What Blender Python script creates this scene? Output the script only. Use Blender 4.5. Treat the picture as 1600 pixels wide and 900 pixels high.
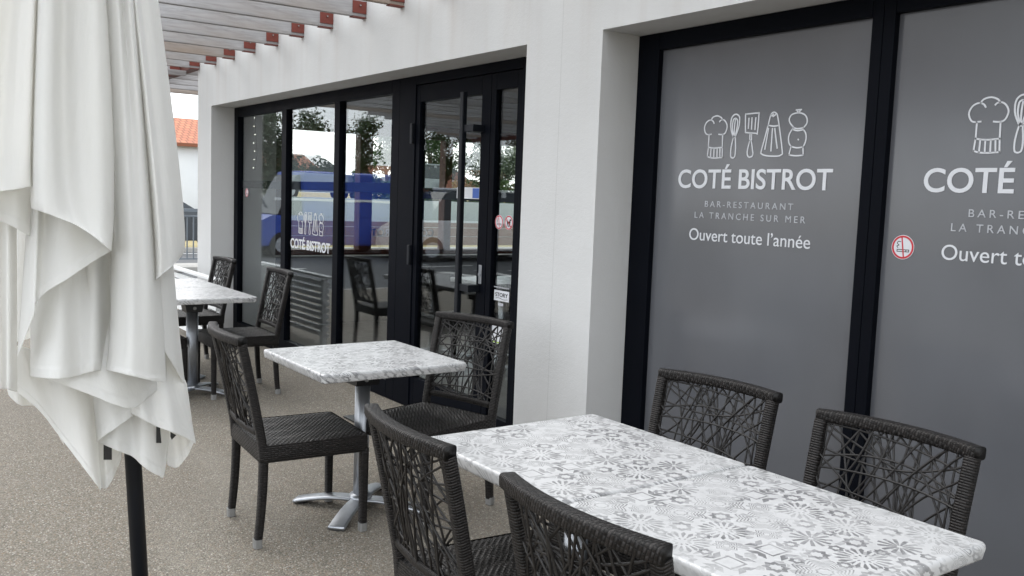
import bpy, bmesh, math, random
from mathutils import Vector, Matrix
random.seed(7)
R = math.radians
for o in list(bpy.data.objects): bpy.data.objects.remove(o)
scene = bpy.context.scene
col = scene.collection

# ------------------------------------------------------------------ camera
CAM = Vector((0.0, -2.931, 1.527))
YAW, PITCH, ROLL = R(54.446), R(-5.628), R(2.093)
cf = Vector((-math.sin(YAW)*math.cos(PITCH), math.cos(YAW)*math.cos(PITCH), math.sin(PITCH)))
cr0 = Vector((math.cos(YAW), math.sin(YAW), 0)); cu0 = cr0.cross(cf)
cr = cr0*math.cos(ROLL) + cu0*math.sin(ROLL); cu = cu0*math.cos(ROLL) - cr0*math.sin(ROLL)
cam_d = bpy.data.cameras.new('camera'); cam = bpy.data.objects.new('camera', cam_d); col.objects.link(cam)
cam.matrix_world = Matrix(((cr.x, cu.x, -cf.x, CAM.x), (cr.y, cu.y, -cf.y, CAM.y), (cr.z, cu.z, -cf.z, CAM.z), (0, 0, 0, 1)))
cam_d.sensor_width = 36; cam_d.lens = 1426.33/1600*36
cam_d.clip_start = 0.05; cam_d.clip_end = 2000
scene.camera = cam

# ------------------------------------------------------------------ sky, sun, exposure (overcast daylight)
SUN_EL, SUN_ROT = R(42), R(262)
w = bpy.data.worlds.new('World'); scene.world = w; w.use_nodes = True
nt = w.node_tree; nt.nodes.clear()
out = nt.nodes.new('ShaderNodeOutputWorld'); bg = nt.nodes.new('ShaderNodeBackground')
sky = nt.nodes.new('ShaderNodeTexSky'); sky.sky_type = 'NISHITA'; sky.sun_disc = False
sky.sun_elevation = SUN_EL; sky.sun_rotation = SUN_ROT; sky.dust_density = 3
tc = nt.nodes.new('ShaderNodeTexCoord'); mp = nt.nodes.new('ShaderNodeMapping'); mp.inputs['Scale'].default_value = (1, 1, 3)
nz = nt.nodes.new('ShaderNodeTexNoise'); nz.inputs['Scale'].default_value = 2.2; nz.inputs['Detail'].default_value = 6
rmp = nt.nodes.new('ShaderNodeValToRGB')
rmp.color_ramp.elements[0].position = .38; rmp.color_ramp.elements[0].color = (7.6, 8.3, 9.0, 1)
rmp.color_ramp.elements[1].position = .62; rmp.color_ramp.elements[1].color = (12.2, 12.3, 12.4, 1)
mix = nt.nodes.new('ShaderNodeMix'); mix.data_type = 'RGBA'; mix.inputs[0].default_value = .9
nt.links.new(tc.outputs['Generated'], mp.inputs[0]); nt.links.new(mp.outputs[0], nz.inputs['Vector'])
nt.links.new(nz.outputs['Fac'], rmp.inputs[0]); nt.links.new(sky.outputs[0], mix.inputs[6]); nt.links.new(rmp.outputs[0], mix.inputs[7])
nt.links.new(mix.outputs[2], bg.inputs['Color']); bg.inputs['Strength'].default_value = .15
nt.links.new(bg.outputs[0], out.inputs['Surface'])
sd = bpy.data.lights.new('sun', 'SUN'); sd.energy = 1.0; sd.angle = R(45); sd.color = (1, .97, .93)
sun = bpy.data.objects.new('sun', sd); col.objects.link(sun)
sdir = Vector((math.sin(SUN_ROT)*math.cos(SUN_EL), math.cos(SUN_ROT)*math.cos(SUN_EL), math.sin(SUN_EL)))
sun.rotation_euler = sdir.to_track_quat('Z', 'Y').to_euler(); sun.location = (0, -10, 12)
scene.view_settings.view_transform = 'Standard'; scene.view_settings.look = 'None'
scene.view_settings.gamma = 1; scene.view_settings.exposure = 0.82; scene.view_settings.use_curve_mapping = False
scene.render.engine = 'CYCLES'
scene.cycles.max_bounces = 8; scene.cycles.transparent_max_bounces = 16
scene.render.resolution_x = 1024; scene.render.resolution_y = 576

# ------------------------------------------------------------------ node helpers
class N:
    """socket wrapper so that patterns can be written as expressions"""
    def __init__(s, g, k): s.g, s.k = g, k
    def _m(s, op, *a):
        n = s.g.nodes.new('ShaderNodeMath'); n.operation = op
        for i, v in enumerate((s,)+a):
            if isinstance(v, N): s.g.links.new(v.k, n.inputs[i])
            else: n.inputs[i].default_value = v
        return N(s.g, n.outputs[0])
    def __add__(s, o): return s._m('ADD', o)
    def __sub__(s, o): return s._m('SUBTRACT', o)
    def __mul__(s, o): return s._m('MULTIPLY', o)
    def __truediv__(s, o): return s._m('DIVIDE', o)
    __radd__ = __add__; __rmul__ = __mul__
    def lt(s, o): return s._m('LESS_THAN', o)
    def gt(s, o): return s._m('GREATER_THAN', o)
    def fract(s): return s._m('FRACT')
    def floor(s): return s._m('FLOOR')
    def abs(s): return s._m('ABSOLUTE')
    def sqrt(s): return s._m('SQRT')
    def atan2(s, o): return s._m('ARCTAN2', o)
    def mod(s, o): return s._m('FLOORED_MODULO', o)
    def max(s, o): return s._m('MAXIMUM', o)
    def min(s, o): return s._m('MINIMUM', o)
    def pow(s, o): return s._m('POWER', o)
    def inv(s): return s*-1.0+1.0
    def band(s, a, b): return s.gt(a)*s.lt(b)
    def sm(s, a, b):
        n = s.g.nodes.new('ShaderNodeMapRange'); n.interpolation_type = 'SMOOTHSTEP'
        s.g.links.new(s.k, n.inputs[0]); n.inputs[1].default_value = a; n.inputs[2].default_value = b
        return N(s.g, n.outputs[0])

def new_mat(name, base=(.5, .5, .5), rough=.6, metal=0, spec=.5):
    m = bpy.data.materials.new(name); m.use_nodes = True
    b = m.node_tree.nodes['Principled BSDF']
    b.inputs['Base Color'].default_value = (*base, 1); b.inputs['Roughness'].default_value = rough
    b.inputs['Metallic'].default_value = metal; b.inputs['Specular IOR Level'].default_value = spec
    return m, m.node_tree, b
def nd(g, t, **k):
    n = g.nodes.new(t)
    for a, v in k.items(): setattr(n, a, v)
    return n
def coord(g, kind='Object', scale=(1, 1, 1)):
    t = nd(g, 'ShaderNodeTexCoord'); m = nd(g, 'ShaderNodeMapping'); m.inputs['Scale'].default_value = scale
    g.links.new(t.outputs[kind], m.inputs[0]); return m.outputs[0]
def noise(g, vec, scale, detail=4, rough=.5, dist=0):
    n = nd(g, 'ShaderNodeTexNoise'); n.inputs['Scale'].default_value = scale; n.inputs['Detail'].default_value = detail
    n.inputs['Roughness'].default_value = rough; n.inputs['Distortion'].default_value = dist
    if vec: g.links.new(vec, n.inputs['Vector'])
    return N(g, n.outputs['Fac'])
def cmix(g, fac, a, b):
    n = nd(g, 'ShaderNodeMix', data_type='RGBA')
    if isinstance(fac, N): g.links.new(fac.k, n.inputs[0])
    else: n.inputs[0].default_value = fac
    for i, v in ((6, a), (7, b)):
        if isinstance(v, tuple): n.inputs[i].default_value = (*v, 1)
        else: g.links.new(v, n.inputs[i])
    return n.outputs[2]
def bump(g, b, h, strength=.5, dist=.01):
    n = nd(g, 'ShaderNodeBump'); n.inputs['Strength'].default_value = strength; n.inputs['Distance'].default_value = dist
    g.links.new(h.k if isinstance(h, N) else h, n.inputs['Height']); g.links.new(n.outputs[0], b.inputs['Normal']); return n
def sep(g, vec):
    n = nd(g, 'ShaderNodeSeparateXYZ'); g.links.new(vec, n.inputs[0]); return [N(g, n.outputs[i]) for i in range(3)]

M = {}
def simple(name, base, rough=.6, metal=0, var=.15, scale=8, spec=.5, bmp=0, bscale=60):
    m, g, b = new_mat(name, base, rough, metal, spec)
    v = coord(g); n = noise(g, v, scale, 5)
    g.links.new(cmix(g, n, tuple(c*(1-var) for c in base), tuple(min(1, c*(1+var)) for c in base)), b.inputs['Base Color'])
    r = n*.2+(rough-.1); g.links.new(r.k, b.inputs['Roughness'])
    if bmp: bump(g, b, noise(g, v, bscale, 4), bmp, .004)
    M[name] = m; return m
simple('anthracite', (.0026, .0034, .0060), .5, 0, .25, 5, .06)
simple('black_metal', (.006, .0075, .011), .45, 0, .2, 30, .3)
simple('black_plastic', (.01, .01, .011), .4)
simple('aluminium', (.42, .44, .47), .38, .9, .2, 18)
simple('steel_cap', (.30, .30, .295), .5, .5, .2, 90)
simple('red_bracket', (.16, .035, .024), .7, 0, .25, 14)
simple('red_steel', (.08, .022, .014), .6, 0, .2, 6)
simple('white_paint', (.75, .76, .76), .55, 0, .05, 6)
simple('white_vinyl', (.62, .63, .66), .5, 0, .02, 6)
simple('grey_vinyl', (.42, .43, .46), .5, 0, .02, 6)
simple('black_vinyl', (.015, .015, .015), .5)
simple('red_vinyl', (.50, .015, .03), .45)
simple('green_vinyl', (.33, .50, .04), .45)
simple('blue_vinyl', (.05, .12, .42), .45)
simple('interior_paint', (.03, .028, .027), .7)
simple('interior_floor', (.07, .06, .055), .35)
simple('dark_wood', (.10, .055, .03), .4, 0, .3, 12)
simple('asphalt', (.085, .088, .092), .9, 0, .25, 3, .3, .3, 200)
simple('road_paint', (.6, .6, .58), .7, 0, .2, 4)
simple('pale_wall', (.40, .44, .44), .85, 0, .12, 1)
simple('concrete', (.32, .31, .29), .85, 0, .15, 3)
simple('dry_verge', (.30, .25, .13), .95, 0, .4, 2, .2, .5, 30)
simple('render_white', (.70, .72, .74), .85, 0, .08, 1)
simple('blue_paint', (.006, .05, .34), .4, 0, .15, 2)
simple('fence_grey', (.13, .15, .17), .5, 0, .1, 3)
simple('car_grey', (.20, .22, .23), .3, .5, .05, 2)
simple('car_dark', (.03, .035, .04), .3, .3, .05, 2)
simple('car_white', (.72, .73, .74), .3, 0, .05, 2)
simple('car_glass', (.02, .025, .03), .08)
simple('tyre', (.02, .02, .02), .8)
simple('tail_light', (.35, .01, .01), .2)
simple('bark', (.10, .075, .05), .9, 0, .3, 20)

def leaf_mat(name, a, b_):
    m, g, b = new_mat(name, a, .55, 0, .35)
    n = noise(g, coord(g), 2.3, 5); g.links.new(cmix(g, n.sm(.35, .65), a, b_), b.inputs['Base Color']); M[name] = m
leaf_mat('leaf_green', (.02, .045, .014), (.05, .09, .022))
leaf_mat('leaf_grey', (.05, .075, .045), (.12, .15, .09))

def stucco():
    m, g, b = new_mat('stucco', (.6, .6, .58), .9, 0, .2)
    v = coord(g); x, y, z = sep(g, v)
    big = noise(g, v, .8, 4); fine = noise(g, v, 45, 5, .7)
    c = cmix(g, big.sm(.3, .7), (.53, .53, .525), (.58, .58, .575))
    # rain streaks that run down from the timber ends
    ph = ((x+.37)/.5555+.5).fract()-.5
    wob = noise(g, coord(g, 'Object', (3, 3, .35)), 3, 3)
    st = ((ph.abs()*-7+1).max(0)*z.sm(2.15, 2.78)*wob.sm(.3, .75))*x.lt(-3.4)
    dr = noise(g, coord(g, 'Object', (5, 5, .25)), 2, 4).sm(.45, .8)*.30*z.sm(1.2, 2.7)
    cbn = nd(g, 'ShaderNodeTexWhiteNoise'); cbn.noise_dimensions = '1D'; g.links.new(((x+.37)/.5555+.5).floor().k, cbn.inputs['W'])
    st = st*N(g, cbn.outputs['Value']).sm(.1, 1)*1.3
    c = cmix(g, (st*.24+dr*.5).min(.6), c, (.36, .29, .245))
    joint = (x+3.741).abs().lt(.0022)*.4
    c = cmix(g, joint, c, (.33, .33, .32))
    dirt = z.sm(.02, .35).inv()*noise(g, v, 6, 4)*.5
    c = cmix(g, dirt, c, (.30, .28, .25))
    sp = noise(g, v, 160, 2).sm(.66, .74)*.12
    c = cmix(g, sp, c, (.45, .45, .44))
    g.links.new(c, b.inputs['Base Color']); bump(g, b, fine+noise(g, v, 220, 2)*.5, .38, .004); M['stucco'] = m
stucco()

def aggregate():
    m, g, b = new_mat('aggregate', (0.228, 0.205, 0.167), .8, 0, .3)
    v = coord(g)
    vo = nd(g, 'ShaderNodeTexVoronoi'); vo.inputs['Scale'].default_value = 150; g.links.new(v, vo.inputs['Vector'])
    h, s, l = sep(g, vo.outputs['Color'])
    r = nd(g, 'ShaderNodeValToRGB'); e = r.color_ramp.elements; e[0].position = 0; e[0].color = (0.0988, 0.0851, 0.0684, 1); e[1].position = 1; e[1].color = (0.502, 0.471, 0.418, 1)
    for p, cc in ((.25, (0.182, 0.16, 0.125, 1)), (.5, (0.236, 0.209, 0.167, 1)), (.75, (0.293, 0.266, 0.217, 1)), (.9, (0.236, 0.163, 0.106, 1)), (.93, (0.35, 0.327, 0.293, 1))):
        q = e.new(p); q.color = cc
    g.links.new(h.k, r.inputs[0])
    d = N(g, vo.outputs['Distance'])
    c = cmix(g, d.sm(.35, .75)*.7, r.outputs[0], (0.114, 0.103, 0.0874))
    n2 = noise(g, v, .7, 5, .6); c = cmix(g, n2.sm(.35, .7)*.42, c, (0.167, 0.148, 0.125))
    c = cmix(g, noise(g, v, 5.5, 3, .5).sm(.66, .74)*.30, c, (.10, .088, .07))
    c = cmix(g, noise(g, coord(g, 'Object', (.6, 1.6, 1)), 1.1, 5, .6).sm(.5, .66)*.16, c, (.33, .31, .27))
    n3 = noise(g, v, 7, 4, .6); c = cmix(g, n3.sm(.55, .8)*.25, c, (0.304, 0.274, 0.228))
    g.links.new(c, b.inputs['Base Color']); bump(g, b, d.inv(), .8, .004); M['aggregate'] = m
aggregate()

def weathered():
    m, g, b = new_mat('weathered_wood', (.3, .29, .28), .8, 0, .25)
    v = coord(g, 'Object', (9, .8, 9)); n = noise(g, v, 3, 7, .65, .6)
    oi = nd(g, 'ShaderNodeObjectInfo'); rn = N(g, oi.outputs['Random'])
    c = cmix(g, n.sm(.3, .7), (.27, .262, .262), (.42, .41, .415))
    br = (rn.sm(.7, .95)*.6+noise(g, coord(g, 'Object', (2, .6, 2)), 1.6, 3).sm(.55, .75)*.4).min(1)
    c = cmix(g, br, c, cmix(g, n, (.20, .135, .09), (.34, .26, .19)))
    c = cmix(g, noise(g, coord(g, 'Object', (30, 1, 30)), 4, 4, .7).sm(.6, .72)*.5, c, (.16, .14, .13))
    g.links.new(c, b.inputs['Base Color']); bump(g, b, n, .3, .003); M['weathered_wood'] = m
weathered()

def glass():
    m = bpy.data.materials.new('glass'); m.use_nodes = True; g = m.node_tree; g.nodes.clear()
    o = nd(g, 'ShaderNodeOutputMaterial'); t = nd(g, 'ShaderNodeBsdfTransparent'); t.inputs[0].default_value = (.93, .945, .935, 1)
    gl = nd(g, 'ShaderNodeBsdfGlossy'); gl.inputs['Roughness'].default_value = 0; gl.inputs['Color'].default_value = (.93, .97, 1, 1)
    lw = nd(g, 'ShaderNodeLayerWeight'); lw.inputs[0].default_value = .5
    f = N(g, lw.outputs['Facing']).pow(4.0)*.85+.05
    mx = nd(g, 'ShaderNodeMixShader'); g.links.new(f.k, mx.inputs[0]); g.links.new(t.outputs[0], mx.inputs[1]); g.links.new(gl.outputs[0], mx.inputs[2])
    # very faint waviness of float glass
    bp = nd(g, 'ShaderNodeBump'); bp.inputs['Strength'].default_value = .03; bp.inputs['Distance'].default_value = .02
    g.links.new(noise(g, coord(g), 1.3, 2).k, bp.inputs['Height']); g.links.new(bp.outputs[0], gl.inputs['Normal'])
    g.links.new(mx.outputs[0], o.inputs[0]); M['glass'] = m
glass()
def film():
    m, g, b = new_mat('frosted_film', (.085, .086, .092), .12, 0, .5)
    v = coord(g); n = noise(g, coord(g, 'Object', (1, 1, .6)), 1.5, 4)
    g.links.new(cmix(g, n.sm(.3, .7), (.094, .096, .106), (.112, .116, .128)), b.inputs['Base Color'])
    g.links.new((noise(g, v, 3, 3)*.10+.14).k, b.inputs['Roughness']); b.inputs['IOR'].default_value = 1.6; M['frosted_film'] = m
film()

def wicker(name, bw, rh, rot=0, base=(.007, .0058, .0053), hi=(.023, .0193, .018)):
    m, g, b = new_mat(name, base, .42, 0, .3)
    t = nd(g, 'ShaderNodeTexCoord'); mpn = nd(g, 'ShaderNodeMapping'); mpn.inputs['Rotation'].default_value = (0, 0, rot)
    g.links.new(t.outputs['UV'], mpn.inputs[0])
    br = nd(g, 'ShaderNodeTexBrick'); br.inputs['Scale'].default_value = 1; br.inputs['Brick Width'].default_value = bw; br.inputs['Row Height'].default_value = rh
    br.inputs['Mortar Size'].default_value = rh*.17; br.inputs['Mortar Smooth'].default_value = .7
    br.inputs['Color1'].default_value = (*base, 1); br.inputs['Color2'].default_value = (*hi, 1); br.inputs['Mortar'].default_value = (.004, .0035, .0035, 1)
    g.links.new(mpn.outputs[0], br.inputs['Vector']); g.links.new(br.outputs['Color'], b.inputs['Base Color'])
    x, y, z = sep(g, mpn.outputs[0])
    # domed strands: cross profile of each row plus rise and fall along each brick
    cell = (y/rh).fract()-.5; prof = (cell*cell)*-3.2+1
    row = (y/rh).floor(); al = ((x/bw)+(row.mod(2)*.5)).fract()-.5; wave = (al*al)*-2.6+1
    hgt = prof*wave*N(g, br.outputs['Fac']).inv()
    bump(g, b, hgt, 1, .0035)
    g.links.new((noise(g, coord(g), 90, 2)*.25+.30).k, b.inputs['Roughness']); M[name] = m
wicker('wicker_wrap', .034, .0075)
wicker('wicker_rail', .026, .0085, R(14))
wicker('wicker_seat', .024, .012, R(90), (.007, .006, .0055), (.034, .030, .028))
wicker('wicker_apron', .030, .009)
simple('wicker_strand', (.011, .0092, .0085), .45, 0, .3, 60)

def tabletop():
    m, g, b = new_mat('patterned_laminate', (.7, .7, .7), .36, 0, .5)
    v = coord(g); x, y, z = sep(g, v)
    L = .142
    wx = noise(g, v, 7, 2)*.010; wy = noise(g, coord(g, 'Object', (1.1, .9, 1)), 8, 2)*.010
    X = (x+z+wx)*(1/L)+.31-4; Y = (y+z+wy)*(1/L)+.17-4
    def wn(a, c, k):
        cb = nd(g, 'ShaderNodeCombineXYZ'); g.links.new(a.k, cb.inputs[0]); g.links.new(c.k, cb.inputs[1]); cb.inputs[2].default_value = k
        t = nd(g, 'ShaderNodeTexWhiteNoise'); g.links.new(cb.outputs[0], t.inputs[0]); return N(g, t.outputs['Value'])
    def polar(ox, oy, k):
        px = X+ox; py = Y+oy; fx = px.fract()-.5; fy = py.fract()-.5
        return (fx*fx+fy*fy).sqrt(), fy.atan2(fx)*(1/(2*math.pi))+.5, wn(px.floor(), py.floor(), k)
    def zig(th, n): return ((th*n).fract()-.5).abs()*2
    r, th, q = polar(0, 0, 1.5)
    # sunburst with long petals
    pet = ((th*18).fract()-.5).abs(); wid = ((r-.14)*1.0+.10).min(.34)
    sb = pet.lt(wid)*((pet*.25+r).lt(.455))*r.gt(.20)
    pet2 = ((th*9+.25).fract()-.5).abs(); sb = sb.max(((r-.125).abs()*9+pet2*1.6).lt(.40))
    # concentric star rings with a clear middle
    rr = r*(zig(th, 8)*.24+.87); ring = ((rr*17).fract().lt(.42))*rr.band(.19, .44)
    ring = ring.max(rr.band(.10, .13)*.7)
    # daisy
    pf = ((th*12).fract()-.5).abs(); flo = pf.lt((r*-.7+.44))*((r-.20).abs().lt(.155))
    # broken tile of squares and wedges
    fx = (X.fract()-.5).abs(); fy = (Y.fract()-.5).abs(); mx_ = fx.max(fy)
    sq = mx_.band(.16, .20).max((fx-fy).abs().gt(.16)*mx_.band(.24, .38))
    A = sb*q.lt(.36)+ring*q.band(.36, .58)+flo*q.band(.58, .80)+sq*q.gt(.80)
    rc, tc_, qc = polar(.5, .5, 7.5); rs = rc*(zig(tc_, 8)*-.30+1.15)
    star = rs.band(.095, .19); star2 = ((rs*22).fract().lt(.45))*rs.band(.05, .20)
    cn = star*qc.lt(.7)+star2*qc.gt(.7)
    rm, tm, qm = polar(.5, 0, 3.5); n2 = rm*(zig(tm, 6)*-.34+1.16); s2 = n2.band(.050, .118)*qm.lt(.75)
    r3, t3, q3 = polar(0, .5, 9.5); n3 = r3*(zig(t3, 8)*-.3+1.15); s3 = n3.band(.055, .125)*q3.lt(.75)
    A = (A*rs.gt(.225)).max(cn)*n2.gt(.14)*n3.gt(.145); A = A.max(s2).max(s3)
    # printed tone differs from tile to tile, and is rubbed away in clouds
    worn = noise(g, v, 7, 6, .7).sm(.30, .58); tone = wn((X*2).floor(), (Y*2).floor(), 2.5)*.45+.45; grain = noise(g, v, 60, 3).sm(.2, .7)*.4+.6
    vp = nd(g, 'ShaderNodeTexVoronoi'); vp.inputs['Scale'].default_value = 60; g.links.new(v, vp.inputs['Vector']); vr, vg, vb_ = sep(g, vp.outputs['Color'])
    A = A.max(vr.gt(.80)*.42*rs.gt(.21)*r.gt(.16))
    fac = A*(worn*.82+.18)*tone*grain*1.5
    cl = noise(g, v, 11, 7, .72).sm(.46, .74)*.34
    c = cmix(g, cl, (.54, .54, .54), (.33, .33, .33))
    c = cmix(g, fac.min(1), c, (.185, .185, .188))
    edge = noise(g, v, 45, 4).sm(.60, .66)*.25; c = cmix(g, edge*worn, c, (.70, .70, .71))
    g.links.new(c, b.inputs['Base Color']); g.links.new((noise(g, v, 5, 3)*.2+.24).k, b.inputs['Roughness'])
    bump(g, b, noise(g, v, 140, 3), .05, .001); M['patterned_laminate'] = m
tabletop()

def cloth():
    m = bpy.data.materials.new('canvas'); m.use_nodes = True; g = m.node_tree; b = g.nodes['Principled BSDF']; o = g.nodes['Material Output']
    v = coord(g); n = noise(g, coord(g, 'Object', (1, 1, .4)), 3, 4)
    c = cmix(g, n, (.87, .875, .885), (.89, .895, .905)); g.links.new(c, b.inputs['Base Color']); b.inputs['Roughness'].default_value = 1; b.inputs['Specular IOR Level'].default_value = .05
    wv = noise(g, coord(g, 'Object', (500, 500, 500)), 1, 1); f2 = noise(g, coord(g, 'Object', (14, 14, 3)), 1, 4)
    bump(g, b, f2*7+noise(g, coord(g, 'Object', (60, 60, 9)), 1, 3)*1.5+wv*.35, .30, .004)
    t = nd(g, 'ShaderNodeBsdfTranslucent'); t.inputs[0].default_value = (.90, .89, .84, 1)
    mx = nd(g, 'ShaderNodeMixShader'); mx.inputs[0].default_value = .5
    g.links.new(b.outputs[0], mx.inputs[1]); g.links.new(t.outputs[0], mx.inputs[2]); g.links.new(mx.outputs[0], o.inputs[0]); M['canvas'] = m
cloth()
def tiles():
    m, g, b = new_mat('roof_tiles', (.5, .2, .1), .8)
    v = coord(g, 'UV')
    br = nd(g, 'ShaderNodeTexBrick'); br.inputs['Scale'].default_value = 1; br.inputs['Brick Width'].default_value = .22; br.inputs['Row Height'].default_value = .33; br.inputs['Mortar Size'].default_value = .03
    br.inputs['Color1'].default_value = (.42, .155, .075, 1); br.inputs['Color2'].default_value = (.34, .115, .06, 1); br.inputs['Mortar'].default_value = (.20, .07, .035, 1)
    g.links.new(v, br.inputs['Vector']); g.links.new(br.outputs[0], b.inputs['Base Color']); M['roof_tiles'] = m
tiles()

ICONS = [[(-0.25, 0.245), (-0.266, 0.248), (-0.276, 0.262), (-0.279, 0.28), (-0.27, 0.299), (-0.255, 0.309), (-0.241, 0.31), (-0.229, 0.305), (-0.222, 0.295)],
 [(-0.241, 0.31), (-0.23, 0.323), (-0.205, 0.328), (-0.181, 0.319), (-0.173, 0.307)],
 [(-0.189, 0.301), (-0.182, 0.307), (-0.166, 0.308), (-0.151, 0.297), (-0.142, 0.278), (-0.146, 0.259), (-0.155, 0.246), (-0.171, 0.242), (-0.19, 0.244)],
 [(-0.25, 0.245), (-0.235, 0.246)],
 [(-0.248, 0.243), (-0.248, 0.187)],
 [(-0.166, 0.241), (-0.164, 0.187)],
 [(-0.248, 0.187), (-0.209, 0.182), (-0.164, 0.185)],
 [(-0.248, 0.187), (-0.252, 0.145)],
 [(-0.164, 0.185), (-0.161, 0.139)],
 [(-0.252, 0.145), (-0.232, 0.139), (-0.2, 0.137), (-0.161, 0.139)],
 [(-0.231, 0.182), (-0.232, 0.14)],
 [(-0.213, 0.18), (-0.212, 0.14)],
 [(-0.194, 0.18), (-0.193, 0.14)],
 [(-0.178, 0.181), (-0.175, 0.141)],
 [(-0.103, 0.229), (-0.118, 0.262), (-0.122, 0.292), (-0.118, 0.315), (-0.104, 0.328), (-0.088, 0.328), (-0.074, 0.317), (-0.072, 0.297), (-0.075, 0.271), (-0.092, 0.229), (-0.103, 0.229)],
 [(-0.1, 0.231), (-0.111, 0.269), (-0.109, 0.303), (-0.1, 0.311), (-0.092, 0.31), (-0.083, 0.298), (-0.086, 0.26), (-0.095, 0.231)],
 [(-0.098, 0.231), (-0.099, 0.276), (-0.096, 0.31)],
 [(-0.103, 0.226), (-0.112, 0.182), (-0.112, 0.147), (-0.106, 0.137), (-0.094, 0.137), (-0.087, 0.147), (-0.086, 0.181), (-0.091, 0.226)],
 [(-0.035, 0.327), (0.031, 0.328), (0.034, 0.32), (0.032, 0.243), (0.023, 0.241), (-0.03, 0.246), (-0.035, 0.252), (-0.04, 0.322), (-0.035, 0.327)],
 [(-0.02, 0.308), (-0.02, 0.264)],
 [(-0.003, 0.309), (-0.002, 0.26)],
 [(0.018, 0.308), (0.017, 0.258)],
 [(-0.009, 0.242), (-0.008, 0.211)],
 [(0.0, 0.241), (0.002, 0.211)],
 [(-0.008, 0.21), (-0.017, 0.172), (-0.017, 0.15), (-0.009, 0.139), (0.004, 0.139), (0.014, 0.149), (0.009, 0.175), (0.0, 0.21), (-0.008, 0.21)],
 [(0.098, 0.317), (0.106, 0.325), (0.117, 0.327), (0.129, 0.32), (0.135, 0.309), (0.147, 0.266), (0.171, 0.161), (0.167, 0.146), (0.145, 0.14), (0.086, 0.143), (0.06, 0.152), (0.059, 0.163), (0.079, 0.239), (0.098, 0.317)],
 [(0.087, 0.273), (0.117, 0.268), (0.144, 0.27)],
 [(0.104, 0.312), (0.112, 0.319)],
 [(0.111, 0.309), (0.123, 0.316)],
 [(0.091, 0.259), (0.078, 0.171)],
 [(0.112, 0.258), (0.111, 0.163)],
 [(0.124, 0.258), (0.143, 0.174)],
 [(0.229, 0.33), (0.255, 0.33)],
 [(0.233, 0.328), (0.241, 0.319), (0.249, 0.326)],
 [(0.219, 0.261), (0.201, 0.279), (0.197, 0.296), (0.207, 0.311), (0.228, 0.317), (0.254, 0.316), (0.276, 0.306), (0.287, 0.288), (0.285, 0.27), (0.271, 0.255)],
 [(0.218, 0.258), (0.242, 0.252), (0.271, 0.255)],
 [(0.218, 0.25), (0.242, 0.244), (0.27, 0.247)],
 [(0.22, 0.256), (0.204, 0.235), (0.199, 0.214), (0.204, 0.192), (0.216, 0.179)],
 [(0.272, 0.246), (0.284, 0.232), (0.288, 0.211), (0.283, 0.19), (0.274, 0.175)],
 [(0.216, 0.179), (0.244, 0.173), (0.275, 0.176)],
 [(0.214, 0.176), (0.206, 0.144)],
 [(0.275, 0.175), (0.279, 0.142)],
 [(0.206, 0.144), (0.242, 0.14), (0.279, 0.142)],
 [(0.248, 0.208), (0.25, 0.206)]]
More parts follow.
